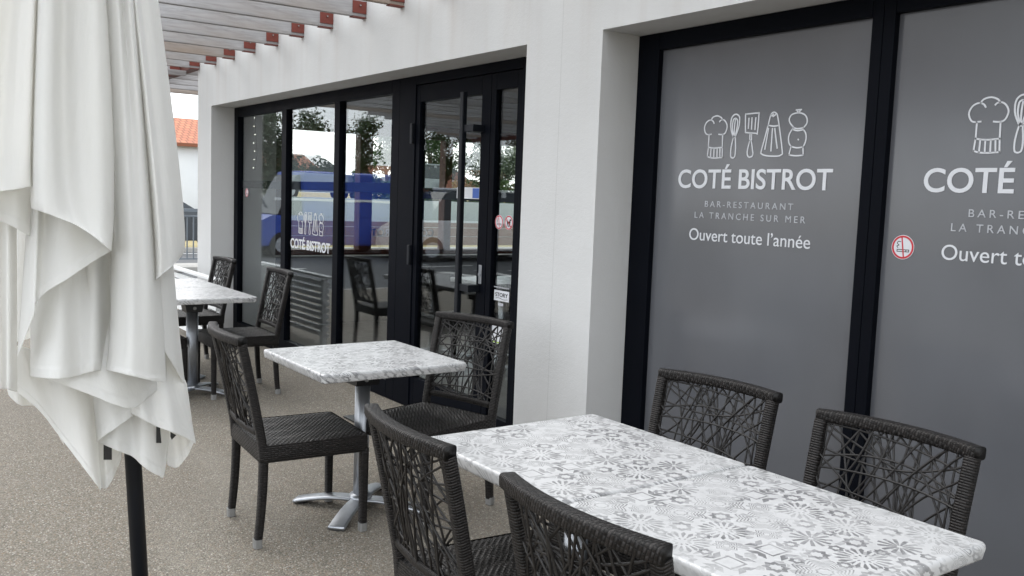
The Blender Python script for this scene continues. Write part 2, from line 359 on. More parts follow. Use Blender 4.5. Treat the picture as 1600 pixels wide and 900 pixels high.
FLAPS = {
 'L1': [[(-0.3029, 2.3218, 0.06), (-0.3844, 1.6975, 0.14), (-0.39, 1.499, 0.17)], [(-0.2668, 2.3137, 0.102), (-0.3304, 1.6965, 0.2), (-0.3374, 1.4987, 0.22)], [(-0.2444, 2.3267, 0.078), (-0.2938, 1.7019, 0.17), (-0.3001, 1.5026, 0.21)], [(-0.2255, 2.3261, 0.09), (-0.2657, 1.7023, 0.19), (-0.2672, 1.5079, 0.22)], [(-0.2124, 2.3243, 0.102), (-0.2398, 1.7034, 0.2), (-0.2389, 1.5157, 0.215)], [(-0.2101, 2.3355, 0.072), (-0.2382, 1.7087, 0.14), (-0.2388, 1.5211, 0.15)]],
 'L2': [[(-0.3941, 1.6336, 0.08), (-0.3964, 1.4659, 0.13)], [(-0.341, 1.6348, 0.12), (-0.3385, 1.4469, 0.17)], [(-0.3067, 1.638, 0.1), (-0.3049, 1.4374, 0.15)], [(-0.272, 1.6386, 0.13), (-0.2717, 1.4224, 0.17)], [(-0.2385, 1.6434, 0.08), (-0.2388, 1.3967, 0.12)]],
 'L3': [[(-0.4015, 1.523, 0.06), (-0.4116, 1.0842, 0.12)], [(-0.3514, 1.5249, 0.1), (-0.351, 1.0816, 0.17)], [(-0.3179, 1.5265, 0.07), (-0.3141, 1.0637, 0.12)], [(-0.2918, 1.5273, 0.12), (-0.2942, 1.0717, 0.17)], [(-0.2781, 1.5281, 0.08), (-0.2803, 1.0562, 0.12)]],
 'M1': [[(-0.213, 2.3328, 0.078), (-0.2403, 1.6805, 0.15), (-0.2402, 1.4678, 0.19)], [(-0.1994, 2.3225, 0.114), (-0.2232, 1.6765, 0.22), (-0.216, 1.4636, 0.26)], [(-0.1802, 2.3241, 0.12), (-0.1986, 1.6776, 0.23), (-0.1845, 1.4514, 0.27)], [(-0.1649, 2.3378, 0.09), (-0.179, 1.6823, 0.185), (-0.1516, 1.4352, 0.25)], [(-0.1436, 2.3398, 0.096), (-0.1448, 1.6836, 0.2), (-0.1169, 1.4119, 0.26)], [(-0.1262, 2.3367, 0.114), (-0.1034, 1.6866, 0.2), (-0.0936, 1.389, 0.24)], [(-0.1185, 2.3512, 0.078), (-0.0807, 1.6933, 0.13), (-0.0852, 1.3747, 0.15)]],
 'M2': [[(-0.2514, 1.5149, 0.1), (-0.2756, 1.1372, 0.16)], [(-0.2308, 1.5158, 0.14), (-0.2406, 1.2325, 0.21)], [(-0.2158, 1.5163, 0.1), (-0.2262, 1.276, 0.18)], [(-0.1799, 1.5178, 0.15), (-0.1671, 1.3199, 0.2)], [(-0.136, 1.5194, 0.12), (-0.1265, 1.3501, 0.19)], [(-0.0845, 1.5214, 0.1), (-0.0865, 1.3754, 0.16)]],
 'N0': [[(-0.2556, 1.2956, 0.05), (-0.2523, 1.0904, 0.13)], [(-0.2294, 1.2994, 0.09), (-0.2171, 1.0997, 0.2)], [(-0.1939, 1.3593, 0.11), (-0.1838, 1.0997, 0.215)], [(-0.1582, 1.3869, 0.08), (-0.1528, 1.0947, 0.16)], [(-0.1176, 1.3886, 0.1), (-0.124, 1.1023, 0.16)], [(-0.0966, 1.3866, 0.06), (-0.0981, 1.0943, 0.1)], [(-0.0661, 1.3846, 0.02), (-0.0706, 1.0772, 0.04)]],
 'N1': [[(-0.1208, 2.3615, 0.048), (-0.0874, 1.5066, 0.09), (-0.0978, 1.1014, 0.13)], [(-0.1097, 2.3486, 0.09), (-0.0712, 1.5077, 0.15), (-0.0813, 1.1081, 0.2)], [(-0.0923, 2.3455, 0.108), (-0.0502, 1.5087, 0.18), (-0.05, 1.1048, 0.235)], [(-0.0821, 2.3582, 0.078), (-0.0329, 1.5092, 0.17), (-0.0152, 1.0906, 0.215)], [(-0.0751, 2.3467, 0.114), (-0.0126, 1.5099, 0.16), (0.0135, 1.0758, 0.17)], [(-0.0646, 2.3659, 0.066), (0.0057, 1.51, 0.1), (0.031, 1.0634, 0.12)]],
 'R1': [[(-0.0876, 2.3701, 0.042), (-0.0134, 1.6126, 0.1), (0.0022, 1.3007, 0.11)], [(-0.0786, 2.3589, 0.078), (-0.0015, 1.6111, 0.16), (0.0135, 1.3179, 0.18)], [(-0.0646, 2.3659, 0.066), (0.0131, 1.613, 0.13), (0.0336, 1.3338, 0.16)], [(-0.0502, 2.3773, 0.042), (0.0366, 1.6154, 0.1), (0.0552, 1.35, 0.12)], [(-0.0389, 2.3946, 0.0), (0.0614, 1.62, 0.01), (0.0736, 1.362, 0.03)], [(-0.0393, 2.4074, -0.036), (0.0638, 1.6226, -0.06), (0.077, 1.3743, -0.05)]],
 'R2': [[(-0.0096, 1.5091, 0.05), (0.022, 1.1589, 0.1)], [(0.0068, 1.5098, 0.07), (0.0301, 1.1356, 0.11)], [(0.0274, 1.5104, 0.05), (0.0517, 1.0922, 0.08)], [(0.0413, 1.5105, -0.0), (0.0715, 1.0479, 0.02)], [(0.0522, 1.3505, -0.04), (0.0837, 1.0192, -0.03)], [(0.0527, 1.3476, -0.08), (0.086, 1.0118, -0.09)]],
 'P1': [[(-0.2569, 1.2067, 0.05), (-0.2217, 1.0832, 0.13)], [(-0.2003, 1.2083, 0.07), (-0.1708, 1.0699, 0.17)], [(-0.1471, 1.2059, 0.06), (-0.1218, 1.0462, 0.16)], [(-0.099, 1.2063, 0.07), (-0.0792, 1.0253, 0.17)], [(-0.0504, 1.204, 0.06), (-0.0385, 1.0109, 0.15)], [(-0.0004, 1.2016, 0.05), (-0.0009, 1.0284, 0.1)], [(0.0313, 1.1969, 0.02), (0.0342, 1.0476, 0.05)]],
 'Q': [[(-0.0674, 1.1378, 0.03), (-0.0434, 0.9858, 0.1)], [(-0.0435, 1.1404, 0.05), (-0.0174, 0.9775, 0.13)], [(-0.0147, 1.1378, 0.04), (0.0128, 0.9536, 0.11)], [(0.0139, 1.1386, 0.05), (0.0501, 0.9354, 0.11)], [(0.0401, 1.1329, 0.02), (0.0796, 0.9077, 0.06)], [(0.0632, 1.1256, -0.02), (0.1058, 0.8795, 0.01)], [(0.0763, 1.0853, -0.06), (0.1071, 0.8805, -0.05)]],
 'S': [[(-0.31, 1.1437, 0.02), (-0.2853, 1.0417, 0.05)], [(-0.2786, 1.1477, 0.05), (-0.2391, 1.0007, 0.08)], [(-0.2428, 1.1298, 0.04), (-0.1951, 0.9379, 0.1)], [(-0.2013, 1.1185, 0.07), (-0.1518, 0.8792, 0.13)], [(-0.1682, 1.1155, 0.06), (-0.1188, 0.8261, 0.12)], [(-0.1422, 1.1075, 0.02), (-0.1131, 0.7928, 0.06)], [(-0.1273, 1.1034, 0.0), (-0.1124, 0.7995, 0.01)]],
 'T': [[(-0.1322, 1.0798, 0.04), (-0.119, 0.9153, 0.07)], [(-0.1097, 1.0826, 0.06), (-0.099, 0.9412, 0.11)], [(-0.0819, 1.0796, 0.05), (-0.0714, 0.9623, 0.11)], [(-0.0436, 1.076, 0.04), (-0.039, 0.9801, 0.09)], [(-0.0285, 1.0678, 0.0), (-0.0307, 0.9759, 0.02)]],
 'U': [[(-0.1077, 1.0436, 0.02), (-0.1152, 0.9097, 0.05)], [(-0.0793, 1.0483, 0.05), (-0.0773, 0.8973, 0.09)], [(-0.0436, 1.0425, 0.03), (-0.0436, 0.8762, 0.08)], [(-0.0195, 1.0454, 0.05), (-0.0184, 0.8562, 0.1)], [(0.0072, 1.0401, 0.03), (0.0166, 0.8251, 0.08)], [(0.0197, 1.0354, 0.01), (0.0311, 0.8213, 0.05)], [(0.0455, 1.026, -0.03), (0.048, 0.9157, -0.02)]],
 'V': [[(0.0255, 1.0375, -0.06), (0.0423, 0.8167, -0.03)], [(0.0424, 1.0426, -0.03), (0.0606, 0.8155, -0.0)], [(0.0634, 1.0377, -0.05), (0.0818, 0.8297, -0.02)], [(0.0816, 1.033, -0.07), (0.0986, 0.8498, -0.04)], [(0.0943, 1.0053, -0.12), (0.111, 0.8621, -0.08)]],
 'W': [[(-0.1226, 1.0064, -0.01), (-0.1148, 0.793, 0.04)], [(-0.1079, 1.0121, 0.02), (-0.1006, 0.7948, 0.05)], [(-0.0911, 1.0069, 0.0), (-0.0835, 0.8158, 0.03)], [(-0.068, 0.9991, -0.03), (-0.0659, 0.848, -0.01)]],
 'X': [[(-0.3288, 1.1055, -0.03), (-0.3095, 1.0226, -0.01)], [(-0.286, 1.1092, 0.0), (-0.2832, 1.0032, 0.02)], [(-0.2488, 1.1008, -0.04), (-0.2407, 0.9792, -0.02)], [(-0.1943, 1.0952, -0.06), (-0.1951, 0.8881, -0.03)]],
}
UMB_O = (-2.3318, -2.3584, 0.0)
UMB_RT = (0.20883, 0.97795, 0.0)
UMB_FW = (0.97795, -0.20883, -0.0)
POLE_LINE = [(0.0, 0.0315, 0.0), (-0.0244, 0.5426, 0.0), (-0.0396, 0.8503, 0.0), (-0.0948, 1.9535, 0.0), (-0.1147, 2.3799, 0.0)]
TABS = [[(-0.1054, 0.909, 0.05), (-0.0871, 0.9076, 0.05), (-0.0874, 0.8666, 0.05), (-0.1057, 0.8681, 0.05)], [(0.0118, 0.9445, 0.06), (0.0205, 0.9407, 0.06), (0.0234, 0.9021, 0.06), (0.0117, 0.903, 0.06)], [(0.0455, 0.9202, 0.03), (0.0589, 0.9111, 0.03), (0.0485, 0.9005, 0.03), (0.0455, 0.9088, 0.03)]]

# ------------------------------------------------------------------ mesh helpers
def obj(name, bm, mat, parent=None, smooth=False, loc=None):
    me = bpy.data.meshes.new(name); bm.normal_update(); bm.to_mesh(me); bm.free()
    o = bpy.data.objects.new(name, me); col.objects.link(o)
    for m_ in (mat if isinstance(mat, (list, tuple)) else [mat]): me.materials.append(M[m_])
    if smooth:
        for p in me.polygons: p.use_smooth = True
    if parent: o.parent = parent
    if loc: o.location = loc
    return o
def thing(name, label, cat, loc=(0, 0, 0), rz=0, group=None):
    o = bpy.data.objects.new(name, None); col.objects.link(o); o.location = loc; o.rotation_euler = (0, 0, rz)
    o.empty_display_size = .1; tag(o, label, cat, group); return o
def tag(o, label, cat, group=None):
    o['label'] = label; o['category'] = cat
    if group: o['group'] = group
    return o
def struct(o): o['kind'] = 'structure'; return o
def box(bm, x0, x1, y0, y1, z0, z1, bev=0, mi=0):
    vs = [bm.verts.new((x, y, z)) for z in (z0, z1) for x, y in ((x0, y0), (x1, y0), (x1, y1), (x0, y1))]
    fs = [bm.faces.new([vs[i] for i in f]) for f in ((3, 2, 1, 0), (4, 5, 6, 7), (0, 1, 5, 4), (1, 2, 6, 5), (2, 3, 7, 6), (3, 0, 4, 7))]
    for f in fs: f.material_index = mi
    if bev: bmesh.ops.bevel(bm, geom=list({e for f in fs for e in f.edges}), offset=bev, segments=2, profile=.6, affect='EDGES')
    return vs
def boxes(name, mat, lst, parent=None, bev=0):
    bm = bmesh.new()
    for b in lst: box(bm, *b, bev=bev)
    return obj(name, bm, mat, parent)
def catmull(pts, n):
    P = [Vector(p) for p in pts]; outp = []
    for i in range(len(P)-1):
        a = P[max(i-1, 0)]; b = P[i]; c = P[i+1]; d = P[min(i+2, len(P)-1)]
        for k in range(n):
            t = k/n; outp.append(.5*((2*b)+(c-a)*t+(2*a-5*b+4*c-d)*t*t+(3*b-a-3*c+d)*t**3))
    outp.append(P[-1]); return outp
def ring_rr(w, h, r, seg=3):
    """rounded rectangle in 2D"""
    pts = []
    for cx, cy, a0 in ((w/2-r, h/2-r, 0), (-w/2+r, h/2-r, 90), (-w/2+r, -h/2+r, 180), (w/2-r, -h/2+r, 270)):
        for k in range(seg+1):
            a = R(a0+90*k/seg); pts.append((cx+r*math.cos(a), cy+r*math.sin(a)))
    return pts
def sweep(bm, path, section, side=Vector((1, 0, 0)), scale=None, closed=False, caps=True, uvoff=0, rip=0, rpitch=.0075):
    """sweep a closed 2D section along a path; UV = (perimeter, length) in metres"""
    uv = bm.loops.layers.uv.verify(); path = [Vector(p) for p in path]; n = len(path); rings = []; L = 0; Ls = []
    per = [0]
    for i in range(len(section)): a = section[i]; b = section[(i+1) % len(section)]; per.append(per[-1]+math.hypot(a[0]-b[0], a[1]-b[1]))
    for i, p in enumerate(path):
        if i: L += (p-path[i-1]).length
        Ls.append(L)
        t = (path[min(i+1, n-1)]-path[max(i-1, 0)]).normalized()
        s = (side-t*side.dot(t)).normalized(); u = t.cross(s); k = scale(i/(n-1)) if scale else 1
        if rip: k *= 1+rip*math.sin(2*math.pi*L/rpitch)
        rings.append([bm.verts.new(p+s*(q[0]*k)+u*(q[1]*k)) for q in section])
    m = len(section)
    for i in range(n-1):
        for j in range(m):
            f = bm.faces.new((rings[i][j], rings[i][(j+1) % m], rings[i+1][(j+1) % m], rings[i+1][j]))
            for lp, (uu, vv) in zip(f.loops, ((per[j], Ls[i]), (per[j+1], Ls[i]), (per[j+1], Ls[i+1]), (per[j], Ls[i+1]))): lp[uv].uv = (uu+uvoff, vv)
    if caps:
        bm.faces.new(rings[0][::-1]); bm.faces.new(rings[-1])
    return rings
def circ(r, n=8): return [(r*math.cos(2*math.pi*i/n), r*math.sin(2*math.pi*i/n)) for i in range(n)]
def cyl(bm, p0, p1, r, n=12, r1=None):
    p0, p1 = Vector(p0), Vector(p1); d = (p1-p0).normalized(); s = Vector((1, 0, 0)) if abs(d.x) < .9 else Vector((0, 1, 0))
    sweep(bm, [p0, p1], circ(r, n), s, scale=(lambda t: 1+(r1/r-1)*t) if r1 else None)
def disc(bm, c, r, y0, y1, n=32, mi=0):
    """disc facing -y"""
    a = [bm.verts.new((c[0]+r*math.cos(2*math.pi*i/n), y0, c[1]+r*math.sin(2*math.pi*i/n))) for i in range(n)]
    b = [bm.verts.new((v.co.x, y1, v.co.z)) for v in a]
    fs = [bm.faces.new(a)]+[bm.faces.new((a[i], b[i], b[(i+1) % n], a[(i+1) % n])) for i in range(n)]+[bm.faces.new(b[::-1])]
    for f in fs: f.material_index = mi
def annulus(bm, c, r0, r1, y0, y1, n=40, mi=0):
    A = [[bm.verts.new((c[0]+r*math.cos(2*math.pi*i/n), y, c[1]+r*math.sin(2*math.pi*i/n))) for i in range(n)] for r, y in ((r0, y0), (r1, y0), (r1, y1), (r0, y1))]
    for k in range(4):
        for i in range(n):
            f = bm.faces.new((A[k][i], A[k][(i+1) % n], A[(k+1) % 4][(i+1) % n], A[(k+1) % 4][i])); f.material_index = mi
def stroke(bm, pts, wd, y0, y1, smooth_n=4, mi=0):
    """flat line of vinyl in the xz plane, from y0 (front) to y1"""
    P = catmull([(x, 0, z) for x, z in pts], smooth_n) if len(pts) > 2 else [Vector((x, 0, z)) for x, z in pts]
    n = len(P); rows = []
    for i, p in enumerate(P):
        t = (P[min(i+1, n-1)]-P[max(i-1, 0)]); t = t.normalized() if t.length > 1e-9 else Vector((1, 0, 0)); q = Vector((-t.z, 0, t.x))*wd/2
        if i == 0: p = p-t*wd*.4
        if i == n-1: p = p+t*wd*.4
        rows.append([bm.verts.new((p.x+s*q.x, y, p.z+s*q.z)) for s, y in ((1, y0), (-1, y0), (-1, y1), (1, y1))])
    for i in range(n-1):
        for k in range(4):
            f = bm.faces.new((rows[i][k], rows[i+1][k], rows[i+1][(k+1) % 4], rows[i][(k+1) % 4])); f.material_index = mi
    bm.faces.new(rows[0][::-1]).material_index = mi; bm.faces.new(rows[-1]).material_index = mi
def text(name, s, x0, x1, zb, cap, y, mat, parent, bold=0, spacing=1, rot=(math.pi/2, 0, 0), loc=None):
    """raised lettering: left x0, right x1, baseline zb, capital height cap"""
    c = bpy.data.curves.new(name, 'FONT'); c.body = s; c.size = 1; c.offset = bold; c.space_character = spacing; c.resolution_u = 6; c.extrude = .002
    t = bpy.data.objects.new('tmp', c); col.objects.link(t); bpy.context.view_layer.update()
    me = bpy.data.meshes.new_from_object(t.evaluated_get(bpy.context.evaluated_depsgraph_get()))
    bpy.data.objects.remove(t); bpy.data.curves.remove(c)
    xs = [v.co.x for v in me.vertices]; mn, mx = min(xs), max(xs); k = (x1-x0)/(mx-mn)
    hc = .73
    for v in me.vertices: v.co = Vector((x0+(v.co.x-mn)*k, v.co.y*cap/hc+zb, v.co.z*.35))
    me.transform(Matrix.Rotation(math.pi/2, 4, 'X')); me.name = name
    me.materials.clear(); me.materials.append(M[mat])
    o = bpy.data.objects.new(name, me); col.objects.link(o); o.parent = parent; o.location = loc or (0, y, 0); return o
def copy_tree(o, parent=None, keep=None):
    c = o.copy(); col.objects.link(c)
    if parent: c.parent = parent
    for ch in list(o.children): copy_tree(ch, c)
    return c

# ------------------------------------------------------------------ ground, road
def sheet(name, mat, x0, x1, y0, y1, z):
    bm = bmesh.new(); bm.faces.new([bm.verts.new(p) for p in ((x0, y0, z), (x1, y0, z), (x1, y1, z), (x0, y1, z))]); return struct(obj(name, bm, mat))
sheet('ground', 'dry_verge', -900, 900, -900, 900, -.16)
sheet('road', 'asphalt', -23.4, -13.2, -300, 300, -.13)
sheet('car_park', 'asphalt', -13.196, 40, -60, -9, -.126)
terr = bmesh.new(); box(terr, -13.1, 8, -8.9, 12, -.15, 0)
struct(obj('terrace', terr, 'aggregate'))
struct(boxes('kerb', 'concrete', [(-13.22, -13.1, -8.9, 60, -.15, .004), (-23.65, -23.4, -300, 300, -.16, -.02)], bev=.01))
lines = bmesh.new()
for k in range(-14, 16): box(lines, -18.36, -18.24, k*4.2, k*4.2+2.0, -.1262, -.122)
for k in range(0, 6): box(lines, -17.0, -14.8, -6-k*.95, -5.7-k*.95, -.1262, -.122)
box(lines, -22.95, -22.85, -200, 200, -.1262, -.122)
struct(obj('road_markings', lines, 'road_paint'))

# ------------------------------------------------------------------ restaurant building
bld = thing('restaurant_building', 'white rendered restaurant building with anthracite glazing along the terrace', 'building', (-5, 0, 0))
class Off:  # child meshes are written in world metres; shift by the parent's place
    pass
def part(o): o.location = o.location-Vector((-5, 0, 0)); return o
XL, A1, A2, A3, A4, XR, H, DP = -9.93, -9.476, -4.044, -3.427, -.76, 3.2, 2.348, .30
part(boxes('facade_wall', 'stucco', [(XL, A1, 0, DP, 0, H), (A2, A3, 0, DP, 0, H), (A4, XR, 0, DP, 0, H), (XL, XR, 0, DP, H, 3.9)], bld))
part(boxes('end_wall', 'stucco', [(XL, XL+.3, DP, .75, 0, 2.36), (XL, XL+.3, 4.2, 8, 0, 2.36), (XL, XL+.3, .75, 4.2, 0, .80), (XL, XL+.3, DP, 8, 2.36, 3.9)], bld))
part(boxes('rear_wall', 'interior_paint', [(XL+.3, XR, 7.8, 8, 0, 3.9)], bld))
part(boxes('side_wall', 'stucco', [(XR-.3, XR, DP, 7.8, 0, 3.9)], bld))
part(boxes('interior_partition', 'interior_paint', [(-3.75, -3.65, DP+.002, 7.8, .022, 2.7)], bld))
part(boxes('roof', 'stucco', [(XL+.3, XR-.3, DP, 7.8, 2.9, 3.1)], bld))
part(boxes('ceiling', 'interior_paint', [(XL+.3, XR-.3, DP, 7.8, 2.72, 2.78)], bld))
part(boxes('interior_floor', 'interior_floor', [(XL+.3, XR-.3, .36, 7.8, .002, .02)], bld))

YF, YG = .237, .267      # frame front, glass front
def framing(name, lst, y0=YF, y1=.300, parent=None, bev=.003):
    return part(boxes(name, 'anthracite', [(a, b, y0, y1, c, d) for a, b, c, d in lst], parent or bld, bev))
def pane(x0, x1, z0, z1, parent, mat='glass', y=YG):
    o = boxes('glass_pane', mat, [(x0, x1, y, y+.008, z0, z1)], parent); return o
ZB, ZT = .135, 2.25
# long window beside the door
win = framing('window_frame', [(A1+.002, -9.36, .004, H-.002), (-8.158, -8.049, ZB, ZT), (-7.009, -6.91, ZB, ZT), (-6.017, -5.90, .004, H-.002), (-9.358, -6.019, ZT, H-.002), (-9.358, -6.019, .004, ZB)])
for a, b in ((-9.36, -8.158), (-8.049, -7.009), (-6.91, -6.017)):
    pane(a, b, ZB, ZT, win)
boxes('transom', 'anthracite', [(a, b, YG+.012, .296, 1.53, 1.605) for a, b in ((-9.358, -8.16), (-8.047, -7.011), (-6.908, -6.019))], win, .002)
# small round no-smoking stickers
def sign_smoke(x, z, r, parent, y=YG-.002, s=1):
    bm = bmesh.new(); disc(bm, (x, z), r, y, y+.0014, mi=0); annulus(bm, (x, z), r*.80, r*.95, y-.0008, y, mi=1)
    stroke(bm, [(x-r*.12, z+r*.78), (x+r*.12, z-r*.78)], r*.11, y-.0008, y, mi=1)
    for q in ([(x-r*.48, z-r*.2), (x+r*.55, z-r*.2)], [(x-r*.48, z-r*.36), (x+r*.55, z-r*.36)], [(x-r*.48, z-r*.2), (x-r*.48, z-r*.36)], [(x+r*.55, z-r*.2), (x+r*.55, z-r*.36)], [(x+r*.3, z-r*.2), (x+r*.3, z-r*.36)]):
        stroke(bm, q, r*.06, y-.0006, y, mi=2)
    stroke(bm, [(x-r*.42, z-r*.05), (x-r*.52, z+r*.08), (x-r*.34, z+r*.16), (x-r*.5, z+r*.3), (x-r*.4, z+r*.46), (x-r*.2, z+r*.44)], r*.06, y-.0006, y, mi=2)
    return obj('no_smoking_sticker', bm, ['white_vinyl', 'red_vinyl', 'black_vinyl'], parent)
def sign_dog(x, z, r, parent, y=YG-.002):
    bm = bmesh.new(); disc(bm, (x, z), r, y, y+.0014, mi=0); annulus(bm, (x, z), r*.80, r*.95, y-.0008, y, mi=1)
    w_ = r*.13
    stroke(bm, [(x-r*.28, z+r*.02), (x+r*.05, z+r*.0), (x+r*.25, z+r*.1)], r*.3, y-.0006, y, mi=2)
    stroke(bm, [(x+r*.25, z+r*.1), (x+r*.3, z+r*.38), (x+r*.5, z+r*.36)], r*.2, y-.0006, y, mi=2)
    for a, b in ((-.34, -.42), (-.18, -.1), (.18, .1), (.28, .36)): stroke(bm, [(x+r*a, z), (x+r*b, z-r*.55)], w_, y-.0006, y, mi=2)
    stroke(bm, [(x-r*.38, z+r*.05), (x-r*.55, z+r*.3)], w_*.8, y-.0006, y, mi=2)
    stroke(bm, [(x-r*.58, z+r*.58), (x+r*.58, z-r*.58)], r*.11, y-.0014, y-.0007, mi=1)
    return obj('no_dogs_sticker', bm, ['white_vinyl', 'red_vinyl', 'black_vinyl'], parent)
sign_smoke(-9.16, 1.483, .043, win)
def icons(cx, zb, parent, y=YG-.0022, mat='white_vinyl', wd=.0058):
    bm = bmesh.new()
    for s in ICONS: stroke(bm, [(cx+a, zb+b) for a, b in s], wd, y, y+.0016, 3)
    return obj('kitchen_tool_icons', bm, mat, parent)
icons(-7.55, 1.006, win)
t1 = text('bistro_lettering', 'COTÉ BISTROT', -7.985, -7.118, 1.006, .087, YG-.0015, 'white_vinyl', win, bold=.022)

bm = bmesh.new(); P_ = [(-9.30, .40, 2.30), (-9.30, .40, 2.1), (-9.28, .41, 1.9), (-9.31, .40, 1.72)]
sweep(bm, catmull(P_, 4), circ(.002, 4), Vector((1, 0, 0)))
m_, g_, b_ = new_mat('bulb', (.9, .9, .85), .3); b_.inputs['Emission Color'].default_value = (1, .97, .88, 1); b_.inputs['Emission Strength'].default_value = 3; M['bulb'] = m_
sl_ = obj('light_string', bm, 'black_plastic', None); tag(sl_, 'string of tiny white bulbs hanging inside the left end of the long window', 'string lights')
for k in range(7):
    bm = bmesh.new(); bmesh.ops.create_uvsphere(bm, u_segments=8, v_segments=6, radius=.0042); o_ = obj('bulb', bm, 'bulb', sl_, True); o_.location = (-9.30+random.uniform(-.03, .03), .39, 2.25-k*.085)

# entrance: double leaf door
door = framing('entrance_door', [(-5.897, -5.668, .004, H-.002), (-5.666, -4.40, 2.285, H-.002), (-4.398, A2-.002, .004, H-.002)])
leaf = boxes('door_leaf', 'anthracite', [(a, b, YF+.008, .298, c, d) for a, b, c, d in ((-5.664, -5.615, .02, 2.28), (-4.839, -4.738, .02, 2.28), (-5.613, -4.841, 2.165, 2.28), (-5.613, -4.841, .02, .23), (-4.732, -4.681, .02, 2.28), (-4.458, -4.402, .02, 2.28), (-4.679, -4.46, 2.18, 2.28), (-4.679, -4.46, .02, .16))], door, .003)
pane(-5.615, -4.839, .23, 2.165, door); pane(-4.681, -4.458, .16, 2.18, door)
boxes('mid_rail', 'anthracite', [(-5.613, -4.841, YG+.012, .292, 1.50, 1.575), (-4.679, -4.46, YG+.012, .292, 1.50, 1.56)], door, .002)
bm = bmesh.new()
sweep(bm, [(-4.925, .165, .74), (-4.925, .165, 2.175)], ring_rr(.036, .036, .006, 2), Vector((1, 0, 0)))
for z in (1.95, .95): box(bm, -4.912, -4.80, .160, .246, z-.022, z+.022, .003)
obj('door_handle', bm, 'black_metal', door)
for z in (.35, 1.1, 1.95):
    bm = bmesh.new(); box(bm, -5.70, -5.672, .214, .236, z-.07, z+.07, .006); obj('hinge', bm, 'black_metal', door)
bm = bmesh.new(); cyl(bm, (-4.79, .246, 1.04), (-4.79, .232, 1.04), .012, 16); box(bm, -4.806, -4.774, .238, .244, .98, 1.10, .003)
obj('lock', bm, 'aluminium', door)
sign_smoke(-4.634, 1.376, .044, door); sign_dog(-4.530, 1.377, .044, door)
def card(name, x0, x1, z0, z1, mats, parent, y=YG-.0015, extra=None):
    bm = bmesh.new(); box(bm, x0, x1, y, y+.001, z0, z1)
    for (a, b, c, d, mi) in (extra or []): box(bm, a, b, y-.0006, y-.0001, c, d, mi=mi)
    return obj(name, bm, mats, parent)
c1 = card('door_notice', -5.135, -4.865, 1.512, 1.585, ['white_vinyl', 'blue_vinyl', 'black_vinyl'], door, extra=[(-4.945, -4.87, 1.517, 1.580, 1), (-5.11, -5.09, 1.53, 1.55, 2), (-5.08, -5.06, 1.53, 1.55, 2)])
c2 = card('wine_sticker', -4.66, -4.50, .893, .957, ['white_vinyl', 'black_vinyl'], door, extra=[])
text('story_lettering', 'STORY', -4.647, -4.513, .918, .026, YG-.002, 'black_vinyl', door, bold=.012)
text('web_lettering', 'www.winestory.fr', -4.665, -4.50, .972, .011, YG-.0012, 'white_vinyl', door)
bm = bmesh.new(); stroke(bm, [(-4.645, .905), (-4.61, .911), (-4.56, .903), (-4.515, .907)], .003, YG-.0022, YG-.0016); obj('sticker_underline', bm, 'black_vinyl', door)
card('small_label', -4.615, -4.56, .862, .880, ['grey_vinyl'], door)
card('green_sticker', -4.672, -4.49, .625, .765, ['white_vinyl', 'green_vinyl', 'blue_vinyl'], door, extra=[(-4.668, -4.494, .752, .762, 1), (-4.668, -4.494, .628, .636, 1), (-4.52, -4.497, .68, .72, 2)])
for k, s in enumerate(('Les Clients', 'peuvent et', 'sont sur', 'réservé à')):
    text('small_print', s, -4.69, -4.60+(.01 if k % 2 else 0), .205-k*.032, .018, YG-.0012, 'grey_vinyl', door)

# shop windows behind grey film
for i, (g0, g1) in enumerate(((-3.281, -2.131), (-2.034, -.884))):
    fr = framing('shop_window', [(A3+.002 if i == 0 else -2.082, g0, .004, H-.002), (g1, -2.084 if i == 0 else A4-.002, .004, H-.002), (g0+.001, g1-.001, 2.266, H-.002), (g0+.001, g1-.001, .004, .13)])
    pane(g0, g1, .13, 2.266, fr, 'frosted_film')
    if i == 0: pane_gloss = fr
    cx = (g0+g1)/2
    icons(cx, 1.606, fr)
    text('bistro_lettering', 'COTÉ BISTROT', cx-.428, cx+.428, 1.606, .089, YG-.0015, 'white_vinyl', fr, bold=.014)
    text('bar_restaurant_lettering', 'BAR-RESTAURANT', cx-.250, cx+.245, 1.519, .029, YG-.0012, 'grey_vinyl', fr, spacing=1.45)
    text('town_lettering', 'LA TRANCHE SUR MER', cx-.310, cx+.310, 1.466, .030, YG-.0012, 'grey_vinyl', fr, spacing=1.5)
    text('opening_lettering', 'Ouvert toute l\u2019année', cx-.338, cx+.342, 1.362, .058, YG-.0012, 'white_vinyl', fr)
    if i == 1: sign_smoke(-1.950, 1.396, .046, fr)

# glazing of the gable end with its own lettering, read backwards from inside
ef = part(boxes('end_window', 'red_steel', [(XL+.08, XL+.18, .752, .86, .802, 2.356), (XL+.06, XL+.2, 1.80, 1.96, .86, 2.20), (XL+.06, XL+.2, 2.95, 3.05, .86, 2.20), (XL+.08, XL+.18, 4.10, 4.198, .802, 2.356),
    (XL+.08, XL+.18, .86, 4.10, 2.20, 2.356), (XL+.08, XL+.18, .86, 4.10, .802, .86)], bld, .002))
for a, b in ((.86, 1.80), (1.96, 2.95), (3.05, 4.10)): boxes('glass_pane', 'glass', [(XL+.128, XL+.136, a, b, .86, 2.20)], ef)
boxes('inner_lining', 'interior_paint', [(XL+.302, XL+.31, .752, 4.198, .022, .79)], ef)
t2 = text('bistro_lettering', 'COTÉ BISTROT', -.43, .43, 1.02, .087, 0, 'grey_vinyl', ef, bold=.022)
t2.rotation_euler = (0, 0, -math.pi/2); t2.location = (XL+.126, 2.42, 0)

